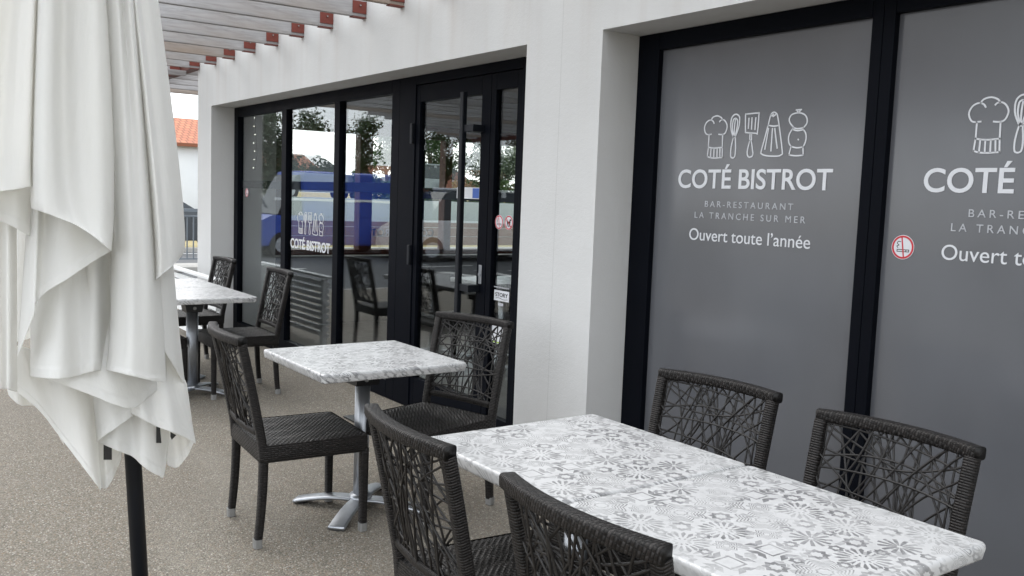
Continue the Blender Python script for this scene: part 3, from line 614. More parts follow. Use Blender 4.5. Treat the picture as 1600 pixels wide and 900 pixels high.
# low white wall, unseen, added to lighten the lower reflection in the film
tag(boxes('added_reflection_wall', 'render_white', [(-10, 6, -8.9, -8.7, 0, .55)], bev=.01), 'low white wall added along the open side of the terrace to lighten the window reflections', 'wall')
# door mat
tag(boxes('door_mat', 'black_plastic', [(-5.6, -4.75, -.30, .20, .002, .014)], bev=.004), 'thin dark door mat lying before the glass entrance door', 'mat')

# ------------------------------------------------------------------ pergola
per = thing('timber_pergola', 'weathered grey timber slat pergola on dark red steel posts beside the white wall', 'pergola', (-5, -1.7, 0))
def pp(o): o.location = o.location-Vector((-5, -1.7, 0)); return o
SL = []
k = 0
x = -9.895
while x > -12.3: x -= .5555
xs = []
while x < 3.0: xs.append(x); x += .5555
x = -9.895-.5555*4
for k in range(1, 9):
    xe = x-.5555*(k)
    if xe > -12.3: continue
    bm = bmesh.new(); box(bm, -.0225, .0225, -7.3, -1.7-(-xe-11.9)*1.04, 0, .145, .004); o = obj('slat', bm, 'weathered_wood', per); o.location = (xe, 0, 2.752); pp(o)
slat_me = None
for x in xs:
    ya, yb = (-.002, -7.3) if x > -9.95 else (3.2, -7.3)
    bm = bmesh.new(); box(bm, -.0225, .0225, yb, ya, 0, .145, .004)
    o = obj('slat', bm, 'weathered_wood', per); o.location = (x+.0, 0, 2.752+random.uniform(-.004, .004)); pp(o)
    o.rotation_euler = (0, random.uniform(-.015, .015), 0)
    for y0 in ([-.001] if x > -9.95 else [-.051]):
        bm = bmesh.new(); box(bm, .0235, .030, y0-.105, y0, .022, .105, .001); box(bm, -.030, -.0235, y0-.105, y0, .022, .105, .001); box(bm, -.030, .030, y0-.105, y0, -.006, -.001)
        box(bm, -.085, -.0305, y0-.006, y0, .022, .105, .001)
        cyl(bm, (.030, y0-.05, .075), (.036, y0-.05, .075), .008, 8)
        b = obj('bracket', bm, 'red_bracket', per); b.location = o.location
        bm = bmesh.new(); cyl(bm, (.036, y0-.05, .075), (.040, y0-.05, .075), .006, 8); bb = obj('bolt', bm, 'steel_cap', b)
# beams
pp(boxes('wall_plate', 'red_steel', [(-12.35, XL-.002, -.05, .05, 2.76, 2.90)], per, .004))
pp(boxes('fascia_board', 'weathered_wood', [(-10.20, -10.14, -3.30, -.06, 2.70, 2.752)], per, .003))
pp(boxes('outer_beam', 'red_steel', [(-16.8, 3, -7.42, -7.32, 2.70, 2.90)], per, .004))
pp(boxes('gutter', 'white_paint', [(-12.52, -12.40, -1.6, 3.2, 2.80, 2.86)], per, .01))
for x in (-16.2, -12.2, -8.2, -4.2, -.2, 2.8):
    p = pp(boxes('post', 'red_steel', [(x-.07, x+.07, -7.44, -7.30, -.10, 2.698)], per, .004)); boxes('base_plate', 'red_steel', [(x-.12, x+.12, -7.49, -7.25, -.12, .012)], p)
for y in (3.0,): pp(boxes('post', 'red_steel', [(-12.25, -12.15, y-.05, y+.05, .0, 2.75)], per, .004))
# lamp fitting under the pergola edge
bm = bmesh.new(); cyl(bm, (0, 0, 0), (0, -.16, -.02), .05, 16); cyl(bm, (0, -.16, -.02), (0, -.22, -.03), .065, 16); cyl(bm, (0, -.05, 0), (0, -.05, .12), .012, 8)
sp = obj('spotlight', bm, 'white_paint'); sp.location = (-11.6, -2.9, 2.63); tag(sp, 'small white spotlight hanging under the far pergola slats', 'spotlight')

# ------------------------------------------------------------------ wicker chair
def make_chair():
    t = thing('wicker_chair', '', 'chair')
    by = lambda z: -.235-.0*z if z < .42 else -.235-(z-.42)*.180-(z-.42)**2*.05
    def bulge(x, z): return -.028*(1-min(1, (x/.225)**2))*max(0, (z-.40)/.5)**.8-.012*(1-min(1, (x/.225)**2))
    sec = ring_rr(.042, .038, .011, 3)
    for sx in (-1, 1):
        for sy in (-1, 1):
            bm = bmesh.new()
            if sy > 0: path = [(sx*.222, .222, .385-.37*k/12) for k in range(13)]
            else: path = [(sx*(.218+.0*k), -.232-.022*(k/12)**2, .385-.37*k/12) for k in range(13)]
            sweep(bm, path, sec, Vector((1, 0, 0)), scale=lambda q: 1-.14*q)
            lg = obj('leg', bm, 'wicker_wrap', t, True)
            bm = bmesh.new(); p = Vector(path[-1]); sweep(bm, [p+Vector((0, 0, .024)), p+Vector((0, 0, -.014))], ring_rr(.040, .037, .009, 3), Vector((1, 0, 0)), scale=lambda q: 1-.05*q)
            obj('foot_cap', bm, 'steel_cap', lg, False)
    # woven skirt
    bm = bmesh.new(); uv = bm.loops.layers.uv.verify()
    ring = ring_rr(.488, .492, .024, 4); per = [0]
    for i in range(len(ring)): a, b = ring[i], ring[(i+1) % len(ring)]; per.append(per[-1]+math.hypot(a[0]-b[0], a[1]-b[1]))
    zs = [(.372, .985), (.376, 1), (.40, 1.002), (.43, 1.0), (.448, .992)]
    rows = [[bm.verts.new((x*s, y*s-.008, z)) for x, y in ring] for z, s in zs]
    for i in range(len(rows)-1):
        for j in range(len(ring)):
            f = bm.faces.new((rows[i][j], rows[i][(j+1) % len(ring)], rows[i+1][(j+1) % len(ring)], rows[i+1][j]))
            for lp, (u, v) in zip(f.loops, ((per[j], zs[i][0]), (per[j+1], zs[i][0]), (per[j+1], zs[i+1][0]), (per[j], zs[i+1][0]))): lp[uv].uv = (u, v)
    bm.faces.new(rows[0][::-1]); obj('seat_skirt', bm, 'wicker_apron', t, True)
    # seat: real over-and-under strands as a height field
    bm = bmesh.new(); uv = bm.loops.layers.uv.verify(); NX, NY = 170, 170; g = []
    for j in range(NY+1):
        r_ = []
        for i in range(NX+1):
            X = -.240+.480*i/NX; Y = -.248+.480*j/NY
            ed = min(min(X+.240, .240-X), min(Y+.248, .232-Y)); dome = .007*(1-math.exp(-max(ed, 0)/.02))
            a = math.sin(math.pi*X/.0150); b_ = math.sin(math.pi*Y/.0110)
            sag = -.006*math.exp(-((X/.16)**2+(Y/.16)**2))
            h_ = .0026*(abs(b_)*.5+(a*b_)*.8)
            r_.append(bm.verts.new((X, Y, .444+dome+sag+h_-(.008 if ed < .001 else 0))))
        g.append(r_)
    for j in range(NY):
        for i in range(NX):
            f = bm.faces.new((g[j][i], g[j][i+1], g[j+1][i+1], g[j+1][i]))
            for lp in f.loops: lp[uv].uv = (lp.vert.co.x, lp.vert.co.y)
    obj('seat', bm, 'wicker_seat', t, True)
    # back frame
    bm = bmesh.new(); ps = ring_rr(.037, .037, .010, 3)
    for sx in (-1, 1):
        path = catmull([(sx*(.224+.016*max(0, z-.4)), by(z)+bulge(sx*.224, z), z) for z in (.38, .46, .55, .65, .75, .85, .885)], 5)
        sweep(bm, path, ps, Vector((1, 0, 0)), uvoff=.01)
    def rail(z, w_, h_, x=.226, drop=0, n=20):
        path = [(x*(2*k/n-1), by(z)+bulge(x*(2*k/n-1), z), z+drop*(1-(2*k/n-1)**2)) for k in range(n+1)]
        sweep(bm, path, ring_rr(w_, h_, .010, 3), Vector((0, 1, 0)))
    rail(.500, .026, .030, .206)
    bf = obj('back_frame', bm, 'wicker_wrap', t, True)
    bm = bmesh.new(); z = .898; x = .249; n = 26
    path = [(x*(2*k/n-1), by(z)+bulge(x*(2*k/n-1)*.91, z), z+.003*(1-(2*k/n-1)**2)) for k in range(n+1)]
    sweep(bm, path, ring_rr(.042, .036, .009, 3), Vector((0, 1, 0)))
    obj('top_rail', bm, 'wicker_rail', t, True)
    # random web of strands
    bm = bmesh.new(); rnd = random.Random(11)
    X0, Z0, Z1 = .214, .512, .884
    def pt(px, pz, off): return Vector((px, by(pz)+bulge(px, pz)+off, pz))
    def strand(a, b, off, bow, r=.0034):
        n = 12; d = Vector((b[0]-a[0], b[1]-a[1])); nn = Vector((-d.y, d.x)); path = []
        for k in range(n+1):
            q = k/n; px = a[0]+d.x*q+nn.x*bow*math.sin(math.pi*q); pz = a[1]+d.y*q+nn.y*bow*math.sin(math.pi*q)
            px = max(-X0, min(X0, px)); pz = max(Z0-.004, min(Z1+.004, pz))
            path.append(pt(px, pz, off+.003*math.sin(7*q+a[0]*40)))
        sweep(bm, path, circ(r, 5), Vector((0, 1, 0)), caps=False)
    W2, H2 = X0+.006, (Z1-Z0)
    for k in range(14):     # mostly upright
        x_ = -X0+.016+k*(2*X0-.032)/13; strand((x_+rnd.uniform(-.02, .02), Z0-.008), (max(-X0, min(X0, x_+rnd.uniform(-.11, .11))), Z1+.01), rnd.uniform(-.006, .0), rnd.uniform(-.13, .13))
    for k in range(11):     # across
        z_ = Z0+.018+k*(H2-.036)/10; strand((-W2, z_+rnd.uniform(-.04, .04)), (W2, z_+rnd.uniform(-.08, .08)), rnd.uniform(0, .007), rnd.uniform(-.11, .11))
    for k in range(11):     # diagonals both ways, spread along the panel
        q = -1.15+2.3*k/10
        for s in (-1, 1):
            xa, xb = (q-.62*s)*X0+rnd.uniform(-.03, .03), (q+.62*s)*X0+rnd.uniform(-.03, .03)
            a_, b_ = [xa, Z0-.008], [xb, Z1+.01]
            for lim in (-W2, W2):      # clip the line at the side posts
                for e1, e2 in ((a_, b_), (b_, a_)):
                    if (lim < 0 and e1[0] < lim) or (lim > 0 and e1[0] > lim):
                        tt = (lim-e1[0])/(e2[0]-e1[0]); e1[1] += (e2[1]-e1[1])*tt; e1[0] = lim
            if Z0-.02 < a_[1] < Z1+.02 and Z0-.02 < b_[1] < Z1+.02 and math.hypot(a_[0]-b_[0], a_[1]-b_[1]) > .09: strand(a_, b_, rnd.uniform(-.004, .006), rnd.uniform(-.16, .16))
    obj('back_web', bm, 'wicker_strand', t, True)
    return t
chair0 = make_chair()
CH = [  # x, y, rotation (0 = sitter looks at the wall), label, group
 (-3.875, -1.322, -4, 'black wicker chair standing alone on the camera side of the single square table', 'a'),
 (-3.79, -.715, 196, 'black wicker chair between the single square table and the glass door', 'a'),
 (-2.085, -1.42, -4, 'black wicker chair in front at the left end of the double table, seen from behind', 'b'),
 (-1.368, -1.435, 0, 'nearest black wicker chair at the bottom middle, in front of the double table', 'b'),
 (-2.115, -.83, 186, 'black wicker chair behind the double table by the left shop window', 'b'),
 (-1.437, -.875, 181, 'black wicker chair behind the right end of the double table', 'b'),
 (-6.715, -.665, 178, 'black wicker chair behind the far table, nearer one of two against the long window', 'c'),
 (-7.90, -.70, 181, 'black wicker chair behind the far table, farther one of two beside the white pier', 'c'),
 (-6.80, -1.30, 0, 'black wicker chair half hidden behind the folded parasol at the far table', 'c'),
]
GR = {'a': 'wicker chairs at the single square table', 'b': 'wicker chairs around the double table', 'c': 'wicker chairs at the far tables'}
for i, (x, y, a, lb, g_) in enumerate(CH):
    c = chair0 if i == 0 else copy_tree(chair0)
    c.location = (x, y, .001); c.rotation_euler = (0, 0, R(a)); c['label'] = lb; c['group'] = 'black wicker terrace chairs'

# ------------------------------------------------------------------ pedestal tables
S_ = .730
def make_table():
    t = thing('bistro_table', '', 'table')
    bm = bmesh.new(); prof = [(-.004, .040, 0), (0, .040, 0), (.004, .0385, 0), (.0075, .034, 0), (.0085, .027, 0), (.004, .005, 0), (.003, .0005, 0), (-.006, 0, 0)]
    base = .75-.040; rows = []
    for dx, z, _ in prof:
        hw = S_/2-.010+dx; rows.append([bm.verts.new((x, y, base+z)) for x, y in ring_rr(2*hw, 2*hw, .013+dx, 5)])
    m = len(rows[0])
    for i in range(len(rows)-1):
        for j in range(m): bm.faces.new((rows[i][j], rows[i+1][j], rows[i+1][(j+1) % m], rows[i][(j+1) % m]))
    bm.faces.new(rows[0]); bm.faces.new(rows[-1][::-1])
    top = obj('table_top', bm, 'patterned_laminate', t, False)
    for p in top.data.polygons: p.use_smooth = len(p.vertices) == 4
    bm = bmesh.new(); box(bm, -.20, .20, -.05, -.02, .685, .7095, .003); box(bm, -.20, .20, .02, .05, .685, .7095, .003)
    vs = [bm.verts.new(p) for p in [(-.075, -.06, .7095), (.075, -.06, .7095), (.055, -.06, .615), (-.055, -.06, .615), (-.075, .06, .7095), (.075, .06, .7095), (.055, .06, .615), (-.055, .06, .615)]]
    for f in ((0, 1, 2, 3), (7, 6, 5, 4), (4, 5, 1, 0), (5, 6, 2, 1), (6, 7, 3, 2), (7, 4, 0, 3)): bm.faces.new([vs[q] for q in f])
    hb = obj('tilt_bracket', bm, 'black_plastic', t)
    bm = bmesh.new()
    cyl(bm, (.058, -.012, .645), (.070, -.012, .645), .010, 12); cyl(bm, (0, -.061, .645), (0, -.067, .645), .012, 12)
    obj('bolt', bm, 'steel_cap', hb)
    bm = bmesh.new(); sweep(bm, [(0, 0, .055), (0, 0, .614)], ring_rr(.084, .060, .028, 6), Vector((1, 0, 0))); obj('column', bm, 'aluminium', t, True)
    for a in (45, 135, 225, 315):
        bm = bmesh.new(); d = Vector((math.cos(R(a)), math.sin(R(a)), 0)); path = catmull([d*r_+Vector((0, 0, z)) for r_, z in ((.012, .046), (.10, .048), (.19, .040), (.27, .026), (.33, .012))], 4)
        n_ = len(path)
        sweep(bm, path, ring_rr(.080, .018, .008, 3), Vector((0, 0, 1)).cross(d), scale=lambda q: .92+.10*q)
        arm = obj('base_arm', bm, 'aluminium', t, True)
        bm = bmesh.new(); p = d*.30; cyl(bm, (p.x, p.y, .0), (p.x, p.y, .014), .026, 14); obj('foot_pad', bm, 'black_plastic', arm)
    bm = bmesh.new(); cyl(bm, (0, 0, .040), (0, 0, .072), .060, 24, .052); obj('hub', bm, 'aluminium', t, True)
    return t
table0 = make_table()
TB = [(-3.920, -.990, 0, 'square table with grey tile pattern top, standing alone before the glass door'),
 (-2.139, -1.118, 0, 'left half of the double table, patterned top pushed against its neighbour'),
 (-1.407, -1.120, .0, 'right half of the double table, patterned corner sticking out near the camera'),
 (-6.752, -.975, 0, 'far patterned table, nearer one of the two beside the folded parasol'),
 (-7.490, -.975, 0, 'farthest patterned table, mostly hidden behind the folded parasol')]
for i, (x, y, a, lb) in enumerate(TB):
    t = table0 if i == 0 else copy_tree(table0)
    t.location = (x, y, 0); t.rotation_euler = (0, 0, R(a)+[0, 0, 0, math.pi/2, 0][i]); t['label'] = lb; t['group'] = 'square bistro tables with patterned tops'

# furniture inside, dimly visible through the glass
it = copy_tree(table0); it.location = (-6.9, 1.9, .021); it['label'] = 'square table standing indoors behind the glazing'; it['group'] = 'square bistro tables with patterned tops'
for x, y, a, lb in ((-6.9, 1.3, 0, 'wicker chair indoors between the glazing and the indoor table'), (-6.9, 2.55, 180, 'wicker chair indoors on the far side of the indoor table')):
    c = copy_tree(chair0); c.location = (x, y, .022); c.rotation_euler = (0, 0, R(a)); c['label'] = lb

# ------------------------------------------------------------------ folded parasol
umb = thing('folded_parasol', 'folded off-white parasol with hanging canvas folds on a dark pole in the foreground', 'parasol', UMB_O)
RT, FW = Vector(UMB_RT), Vector(UMB_FW)
def ul(a, h, d): return RT*a+Vector((0, 0, h))+FW*d
bm = bmesh.new(); rnd = random.Random(5)
def flap(cols, sub=9, nv=34, wob=1):
    # each column is 2 or 3 control points down the cloth; columns joined by smooth curves
    C3 = []
    for c in cols:
        p = [Vector(q) for q in c]
        if len(p) == 2: p = [p[0], (p[0]+p[1])/2+Vector((0, 0, 0)), p[1]]
        C3.append(p)
    lines_ = [catmull([c[k] for c in C3], sub) for k in range(3)]
    n = len(lines_[0]); ph = rnd.uniform(0, 6); grid = []
    for i in range(n):
        a, b, c = lines_[0][i], lines_[1][i], lines_[2][i]; colv = []
        Lc = (b-a).length+(c-b).length; ts = [(1-.024/Lc)*q/nv for q in range(nv+1)]+[1-.0205/Lc, 1-.019/Lc, 1-.010/Lc, 1-.002/Lc, 1]
        for j, t in enumerate(ts):
            p = a*(1-t)*(1-2*t)+b*4*t*(1-t)+c*t*(2*t-1)
            u = i/(n-1)
            z = p.z; f = math.sin(9*u+ph+z*2.2)*.0035+math.sin(21*u+ph*2-z*3.5)*.0016*t+math.sin(z*17+u*6+ph)*.0012*t
            hem = (.0024+.0008*math.sin(u*70+ph)) if t > 1-.0207/Lc else 0
            colv.append(bm.verts.new(ul(p.x+.002*math.sin(z*11+ph+u*3)*t*(1 if 0 < i < n-1 else .6), p.z, p.y_ if False else p.y+0)) if False else bm.verts.new(ul(p.x, p.y, p.z+f*wob+hem)))
        grid.append(colv)
    for i in range(n-1):
        for j in range(nv+5): bm.faces.new((grid[i][j], grid[i][j+1], grid[i+1][j+1], grid[i+1][j]))
for nm, cols in FLAPS.items(): flap(cols, nv=60 if nm in ('L1', 'M1', 'N1', 'R1') else 30)
can = obj('canopy', bm, 'canvas', umb, True)
md = can.modifiers.new('thickness', 'SOLIDIFY'); md.thickness = .0012; md.offset = 0
# inner pleated cloth, all the way round the pole
bm = bmesh.new(); pl = [Vector(p) for p in POLE_LINE]
def pole_at(h):
    for a, b in zip(pl, pl[1:]):
        if a.y <= h <= b.y: return a.x+(b.x-a.x)*(h-a.y)/(b.y-a.y)
    return pl[0].x if h < pl[0].y else pl[-1].x
rows = []; NR, NC = 40, 160
for j in range(NR+1):
    h = 2.62-(2.62-1.19)*j/NR; r0 = .028+.115*((2.62-h)/1.5)**.75; cx = pole_at(h)-.055*min(1, (2.62-h)*4); row = []
    for i in range(NC):
        a = 2*math.pi*i/NC; rr = r0*(1+.26*math.sin(a*8+h*.8)+.10*math.sin(a*19+h*2)); hh = h-(.05*math.sin(a*8+.5)*(j/NR))
        row.append(bm.verts.new(ul(cx+rr*math.cos(a), hh, rr*math.sin(a)*.9-.035)))
    rows.append(row)
for j in range(NR):
    for i in range(NC): bm.faces.new((rows[j][i], rows[j+1][i], rows[j+1][(i+1) % NC], rows[j][(i+1) % NC]))
ic = obj('inner_folds', bm, 'canvas', umb, True)
bm = bmesh.new(); top = pl[-1]
foot = pl[0]; dp = (pl[3]-pl[0])/(pl[3].y-pl[0].y)
P0 = ul(foot.x, .04, 0); P1 = ul(foot.x+dp.x*2.6, 2.66, 0)
cyl(bm, P0, P1, .0195, 28); obj('pole', bm, 'black_metal', umb, True)
bm = bmesh.new(); cyl(bm, P1-Vector((0, 0, .06)), P1+Vector((0, 0, .05)), .03, 20, .012); obj('finial', bm, 'black_plastic', umb, True)
bm = bmesh.new(); c_ = Vector((P0.x, P0.y, 0)); cyl(bm, c_, c_+Vector((0, 0, .05)), .26, 40, .24); cyl(bm, c_+Vector((0, 0, .05)), c_+Vector((0, 0, .32)), .028, 20); obj('base_weight', bm, 'black_metal', umb)
for q in TABS:
    bm = bmesh.new(); f = [bm.verts.new(ul(a, h, d+.012)) for a, h, d in q]; b_ = [bm.verts.new(ul(a, h, d+.009)) for a, h, d in q]
    bm.faces.new(f); bm.faces.new(b_[::-1])
    for k in range(4): bm.faces.new((f[k], b_[k], b_[(k+1) % 4], f[(k+1) % 4]))
    obj('strap', bm, 'black_plastic', umb)

# ------------------------------------------------------------------ low slatted fence beyond the far table
fb = thing('slatted_fence', 'low white slatted fence beside the far white pier', 'fence', (-9.9, -.28, 0))
bm = bmesh.new(); box(bm, -1.9, 1.55, -.035, .035, .665, .69, .004); obj('top_rail', bm, 'white_paint', fb)
bm = bmesh.new()
for k in range(9): box(bm, -1.9, 1.53, -.012, .012, .07+k*.064, .115+k*.064, .003)
obj('slat_panel', bm, 'white_paint', fb)
for x in (-1.85, -.2, 1.5):
    bm = bmesh.new(); box(bm, x-.03, x+.03, .013, .06, 0, .664, .003); obj('post', bm, 'white_paint', fb)

# ------------------------------------------------------------------ across the road
def tree(label, x, y, z0, h, r, leaf, seed, n=1500, sparse=0, group='trees across the road'):
    rn = random.Random(seed); t = thing('roadside_tree', label, 'tree', (x, y, z0), 0, group)
    bm = bmesh.new(); clumps = []
    tr = catmull([(0, 0, 0), (rn.uniform(-.1, .1), rn.uniform(-.1, .1), h*.25), (rn.uniform(-.15, .15), rn.uniform(-.15, .15), h*.5)], 4)
    sweep(bm, tr, circ(.05+h*.012, 8), Vector((1, 0, 0)), scale=lambda q: 1-.4*q)
    for k in range(11):
        a = rn.uniform(0, 6.28); rr = r*rn.uniform(.35, 1); e = Vector((math.cos(a)*rr, math.sin(a)*rr, h*rn.uniform(.45, 1))); s = tr[rn.randint(4, len(tr)-1)]
        sweep(bm, catmull([s, s.lerp(e, .5)+Vector((0, 0, .15)), e], 3), circ(.028, 5), Vector((1, 0, 0)), scale=lambda q: 1-.75*q)
        for q in (.55, .8, 1): clumps.append((s.lerp(e, q), r*rn.uniform(.22, .42)))
    obj('trunk', bm, 'bark', t, True)
    bm = bmesh.new()
    for k in range(n):
        c, cr_ = rn.choice(clumps); d = Vector((rn.gauss(0, 1), rn.gauss(0, 1), rn.gauss(0, .8))).normalized()*cr_*rn.uniform(.2, 1.05); p = c+d
        s = rn.uniform(.04, .08); a = Vector((rn.gauss(0, 1), rn.gauss(0, 1), rn.gauss(0, 1))).normalized(); b = a.cross(Vector((rn.gauss(0, 1), rn.gauss(0, 1), rn.gauss(0, 1)))).normalized()
        bm.faces.new([bm.verts.new(p+a*s), bm.verts.new(p+b*s*.45), bm.verts.new(p-a*s), bm.verts.new(p-b*s*.45)])
    obj('crown', bm, leaf, t)
spots = [(-29.5, 12.4, 1.2, 3.2, 1.3, 'leaf_green'), (-30.5, 14.8, 1.2, 3.6, 1.5, 'leaf_green'), (-30, 17.8, 1.2, 3.0, 1.5, 'leaf_grey'), (-31, 21, 1.2, 3.9, 1.9, 'leaf_green'), (-31, 25, 1.2, 3.6, 1.9, 'leaf_green'),
         (-26.5, -6.5, -.16, 3.9, 1.4, 'leaf_grey'), (-27, -9.2, -.16, 4.4, 1.5, 'leaf_green'), (-26, -12.0, -.16, 4.5, 1.2, 'leaf_green'), (-27.5, -15.5, -.16, 4.2, 1.7, 'leaf_grey'), (-28, -20, -.16, 4.6, 2.0, 'leaf_green'), (-33, -25, -.16, 5.0, 2.2, 'leaf_green')]
names = ['slim green tree on the raised car park nearest the grey bar fence', 'tall green tree on the raised car park behind the grey cars', 'greyish olive tree between the parked grey cars', 'broad green tree right of the olive tree on the car park', 'broad green tree at the far end of the car park',
         'greyish tree seen mirrored at the left edge of the long window', 'bushy green tree seen mirrored in the middle of the long window', 'narrow green tree seen mirrored in the door glass', 'greyish tree behind the white van in the mirror image', 'large green tree beyond the white van in the mirror image', 'biggest green tree far behind the white van in the mirror image']
for i, (s, nm) in enumerate(zip(spots, names)): tree(nm, *s[:5], s[5], 40+i, n=8000)
def hedge(label, x, y0, y1, z0, z1, n, wd=.5, seed=3, along='y'):
    bm = bmesh.new(); rn = random.Random(seed)
    for k in range(n):
        y = rn.uniform(y0, y1); p = Vector((x+rn.uniform(-wd, wd), y, rn.uniform(z0, z1+.22*math.sin(y*1.3)+.12*math.sin(y*3.1)))); s = rn.uniform(.05, .11)
        if along == 'x': p = Vector((y, x+rn.uniform(-wd, wd), p.z))
        a = Vector((rn.gauss(0, 1), rn.gauss(0, 1), rn.gauss(0, 1))).normalized(); b = a.cross(Vector((rn.gauss(0, 1), rn.gauss(0, 1), rn.gauss(0, 1)))).normalized()
        bm.faces.new([bm.verts.new(p+a*s), bm.verts.new(p+b*s*.5), bm.verts.new(p-a*s), bm.verts.new(p-b*s*.5)])
    tag(obj('hedge', bm, 'leaf_green'), label, 'hedge')
hedge('low green hedge along the verge across the road, seen mirrored', -25.6, -26, -3, -.1, 1.0, 9000)
hedge('dark green hedge on the raised car park in front of the grey cars', -28.1, 10.5, 19.5, 1.15, 1.95, 6000, .25, 5)
hedge('tall dark green hedge right of the white retaining wall', -27.4, 19.5, 33, -.1, 1.7, 9000, .5, 6)
hedge('long green hedge added beyond the car park behind the terrace to darken the window reflections', -32, -18, 12, -.1, 1.6, 9000, .7, 8, 'x')  # unseen hedge, added for a dark horizon band mirrored in the grey film

bank = struct(boxes('raised_car_park_ground', 'asphalt', [(-40, -27.7, 7.5, 32, -.16, 1.2)]))
tag(boxes('retaining_wall', 'pale_wall', [(-27.69, -27.5, 7.3, 19.5, -.16, 1.32)], bev=.01), 'low white retaining wall in front of the raised car park', 'wall')

tag(boxes('timber_edging', 'dark_wood', [(-26.9, -26.8, 6.5, 32, -.16, .12), (-26.9, -26.8, 6.5, 32, .14, .42), (-26.9, -26.8, 6.5, 32, .44, .60)]), 'brown horizontal timber edging in front of the white retaining wall', 'edging')
def house(label, x, y, w_, d_, hw, hr, rz=0):
    t = thing('white_house', label, 'house', (x, y, -.16), rz)
    bm = bmesh.new(); box(bm, -d_/2, d_/2, -w_/2, w_/2, 0, hw)
    vs = [bm.verts.new(p) for p in ((-d_/2, -w_/2, hw), (d_/2, -w_/2, hw), (0, -w_/2, hr-.02), (-d_/2, w_/2, hw), (d_/2, w_/2, hw), (0, w_/2, hr-.02))]
    bm.faces.new((vs[0], vs[1], vs[2])); bm.faces.new((vs[5], vs[4], vs[3])); obj('wall', bm, 'render_white', t)
    bm = bmesh.new(); uv = bm.loops.layers.uv.verify(); e = .3; sl = math.hypot(d_/2+e, hr-hw)
    for s in (1, -1):
        q = [(s*(d_/2+e), -w_/2-.2, hw-.12), (s*(d_/2+e), w_/2+.2, hw-.12), (0, w_/2+.2, hr), (0, -w_/2-.2, hr)]
        lo = [bm.verts.new((a, b, c)) for a, b, c in q]; hi = [bm.verts.new((a, b, c+.12)) for a, b, c in q]
        f = bm.faces.new(hi); bm.faces.new(lo[::-1])
        for lp, c in zip(f.loops, ((0, 0), (w_, 0), (w_, sl), (0, sl))): lp[uv].uv = c
        for k in range(4): bm.faces.new((lo[k], lo[(k+1) % 4], hi[(k+1) % 4], hi[k]))
    rf = obj('roof', bm, 'roof_tiles', t)
    bm = bmesh.new(); box(bm, -.3, .3, -w_*.38, -w_*.38+.5, hr-.4, hr+.7); obj('chimney', bm, 'render_white', rf)
    for k in range(int(w_//3)):
        yy = -w_/2+1.5+k*3; bm = bmesh.new(); box(bm, d_/2, d_/2+.05, yy-.5, yy+.5, 1.0, 2.2); wn = obj('window', bm, 'white_paint', t)
        bm = bmesh.new(); box(bm, d_/2+.05, d_/2+.06, yy-.42, yy+.42, 1.08, 2.12); obj('pane', bm, 'car_glass', wn)
    return t
h1 = house('long low white house with orange tiled roof seen between parasol and pier', -37, 3.4, 11.5, 6, 3.22, 4.20)
house('white house with orange roof mirrored in the glass door', -52, -30, 16, 8, 2.0, 3.3)
house('white house with orange roof far behind the mirrored trees', -46, -9, 12, 8, 2.4, 3.7)

# grey bar fence on the traffic island
fn = thing('bar_fence', 'grey metal bar fence beside the road, seen beside the white pier', 'fence', (-18.3, 0, -.13))
bm = bmesh.new(); box(bm, -.03, .03, -3.2, 2.9, 1.16, 1.22); box(bm, -.02, .02, -3.2, 2.9, 1.06, 1.09); box(bm, -.02, .02, -3.2, 2.9, .22, .25); obj('rail', bm, 'fence_grey', fn)
for k in range(49):
    bm = bmesh.new(); y = -3.1+k*.122; box(bm, -.011, .011, y-.011, y+.011, .25, 1.06) if k % 12 else box(bm, -.03, .03, y-.03, y+.03, 0, 1.16); obj('bar' if k % 12 else 'post', bm, 'fence_grey', fn)
struct(boxes('traffic_island', 'concrete', [(-18.8, -17.9, -3.6, 3.3, -.129, -.02)], bev=.02))

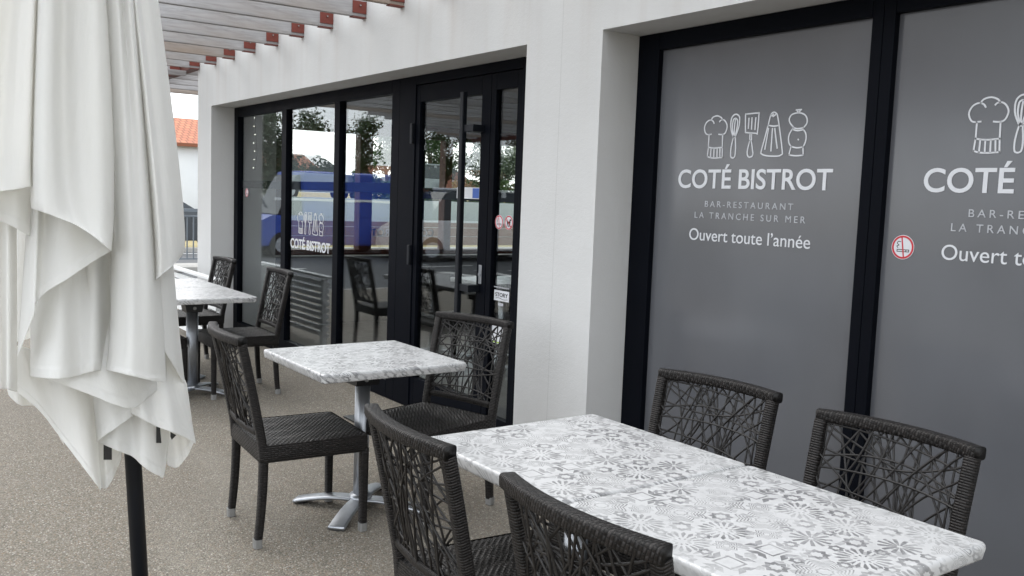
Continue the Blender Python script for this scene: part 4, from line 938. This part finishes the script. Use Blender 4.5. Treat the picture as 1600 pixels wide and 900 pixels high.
def car(name, label, cat, x, y, z, rz, paint, L=4.2, W=1.75, Hh=1.45, van=False, panel=False):
    t = thing(name, label, cat, (x, y, z), rz, 'cars parked across the road')
    def prof(pts, w0, w1, nm, mat, par=None, smooth=True):
        bm = bmesh.new(); zs = [p[1] for p in pts]; mn, mx = min(zs), max(zs)
        A = []; B = []
        for px, pz in pts:
            k = (pz-mn)/(mx-mn); hw = w0+(w1-w0)*k; A.append(bm.verts.new((px, -hw, pz))); B.append(bm.verts.new((px, hw, pz)))
        bm.faces.new(A); bm.faces.new(B[::-1]); n = len(A)
        for i in range(n): bm.faces.new((A[i], B[i], B[(i+1) % n], A[(i+1) % n]))
        bmesh.ops.recalc_face_normals(bm, faces=bm.faces); bmesh.ops.bevel(bm, geom=list(bm.edges), offset=.035, segments=2, affect='EDGES'); return obj(nm, bm, mat, par or t, False)
    h = Hh; l = L/2; b = .92 if not van else 1.05
    prof([(-l, .28), (l, .28), (l, .62), (l-.12, .80), (l-1.15 if not van else l-.55, b-.02), (-l+.12, b), (-l, .75)], W/2, W/2-.04, 'body', paint)
    if van: g = [(l-.7, b-.03), (l-1.25, h-.12), (l-1.6, h-.06), (-l+.3, h-.06), (-l+.08, b-.03)]
    else: g = [(l-1.25, b-.03), (l-1.95, h-.10), (l-2.4, h-.05), (-l+1.0, h-.05), (-l+.25, b-.03)]
    prof(g, W/2-.08, W/2-.25, 'windows', 'car_glass')
    if panel:
        bm = bmesh.new(); box(bm, -l+.02, l-1.35, -W/2+.02, W/2-.02, b-.10, h-.02, .09); obj('cargo_box', bm, paint, t)
        for s in (-1, 1):
            bm = bmesh.new(); box(bm, -l+.1, l-.6, s*(W/2-.01)-.012, s*(W/2-.01)+.012, 1.40, 1.46, .004); obj('side_stripe', bm, 'white_paint', t)
    bm = bmesh.new(); rx0, rx1 = (-l+.3, l-1.5) if van else (-l+.95, l-2.1); box(bm, rx0, rx1, -(W/2-.25), W/2-.25, h-.07, h, .03); obj('roof', bm, paint, t)
    for s in (-1, 1):
        bm = bmesh.new(); px = (rx0+rx1)/2; box(bm, px-.06, px+.06, s*(W/2-.24)-.02, s*(W/2-.24)+.02, b+.05, h-.06, .005); obj('pillar', bm, paint, t)
        bm = bmesh.new(); box(bm, l-.06, l+.01, s*(W/2-.3)-.16, s*(W/2-.3)+.16, .60, .74, .01); obj('headlight', bm, 'white_paint', t)
        bm = bmesh.new(); box(bm, -l-.01, -l+.06, s*(W/2-.2)-.12, s*(W/2-.2)+.12, .66, .86, .01); obj('tail_light', bm, 'tail_light', t)
        for q in (-1, 1):
            bm = bmesh.new(); xx = q*(l-.80); cyl(bm, (xx, s*(W/2-.2), .31), (xx, s*(W/2+.012), .31), .31, 24); wh = obj('wheel', bm, 'tyre', t)
            bm = bmesh.new(); cyl(bm, (xx, s*(W/2+.012), .31), (xx, s*(W/2+.02), .31), .19, 16); obj('rim', bm, 'aluminium', wh)
    return t
car('parked_car', 'grey rounded car parked on the raised car park', 'car', -29.2, 9.6, 1.2, R(90), 'car_grey', 4.1, 1.75, 1.5)
car('parked_car', 'light grey car parked right of the rounded grey car on the car park', 'car', -29.4, 14.6, 1.2, R(90), 'car_grey', 4.3, 1.75, 1.45)
car('parked_car', 'dark car beside the road, seen over the grey bar fence', 'car', -24.8, 3.6, -.15, R(90), 'car_dark', 4.2, 1.75, 1.42)
car('parked_van', 'white van mirrored in the glass of the entrance door', 'van', -20.3, -9.6, -.13, R(95), 'car_white', 4.6, 1.85, 1.85, True)
car('parked_van', 'blue panel van mirrored across the middle of the long window', 'van', -22.4, -6.4, -.13, R(90), 'blue_paint', 4.6, 1.9, 2.15, True, True)
car('parked_car', 'dark estate car mirrored in the upper door glass', 'car', -22.0, -14.5, -.13, R(88), 'car_dark', 4.3, 1.8, 1.5)

# white sign panels on posts across the road
for y, lb in ((-7.6, 'slim grey lamp post mirrored in the long window'), (-12.8, 'slim grey lamp post mirrored in the door glass')):
    t = thing('lamp_post', lb, 'lamp post', (-24.3, y, -.16), 0, 'lamp posts along the road')
    bm = bmesh.new(); cyl(bm, (0, 0, 0), (0, 0, 4.3), .05, 12, .035); obj('pole', bm, 'fence_grey', t)
    bm = bmesh.new(); box(bm, -.05, .6, -.08, .08, 4.3, 4.38, .02); obj('lamp_head', bm, 'fence_grey', t)
bpy.context.view_layer.update()
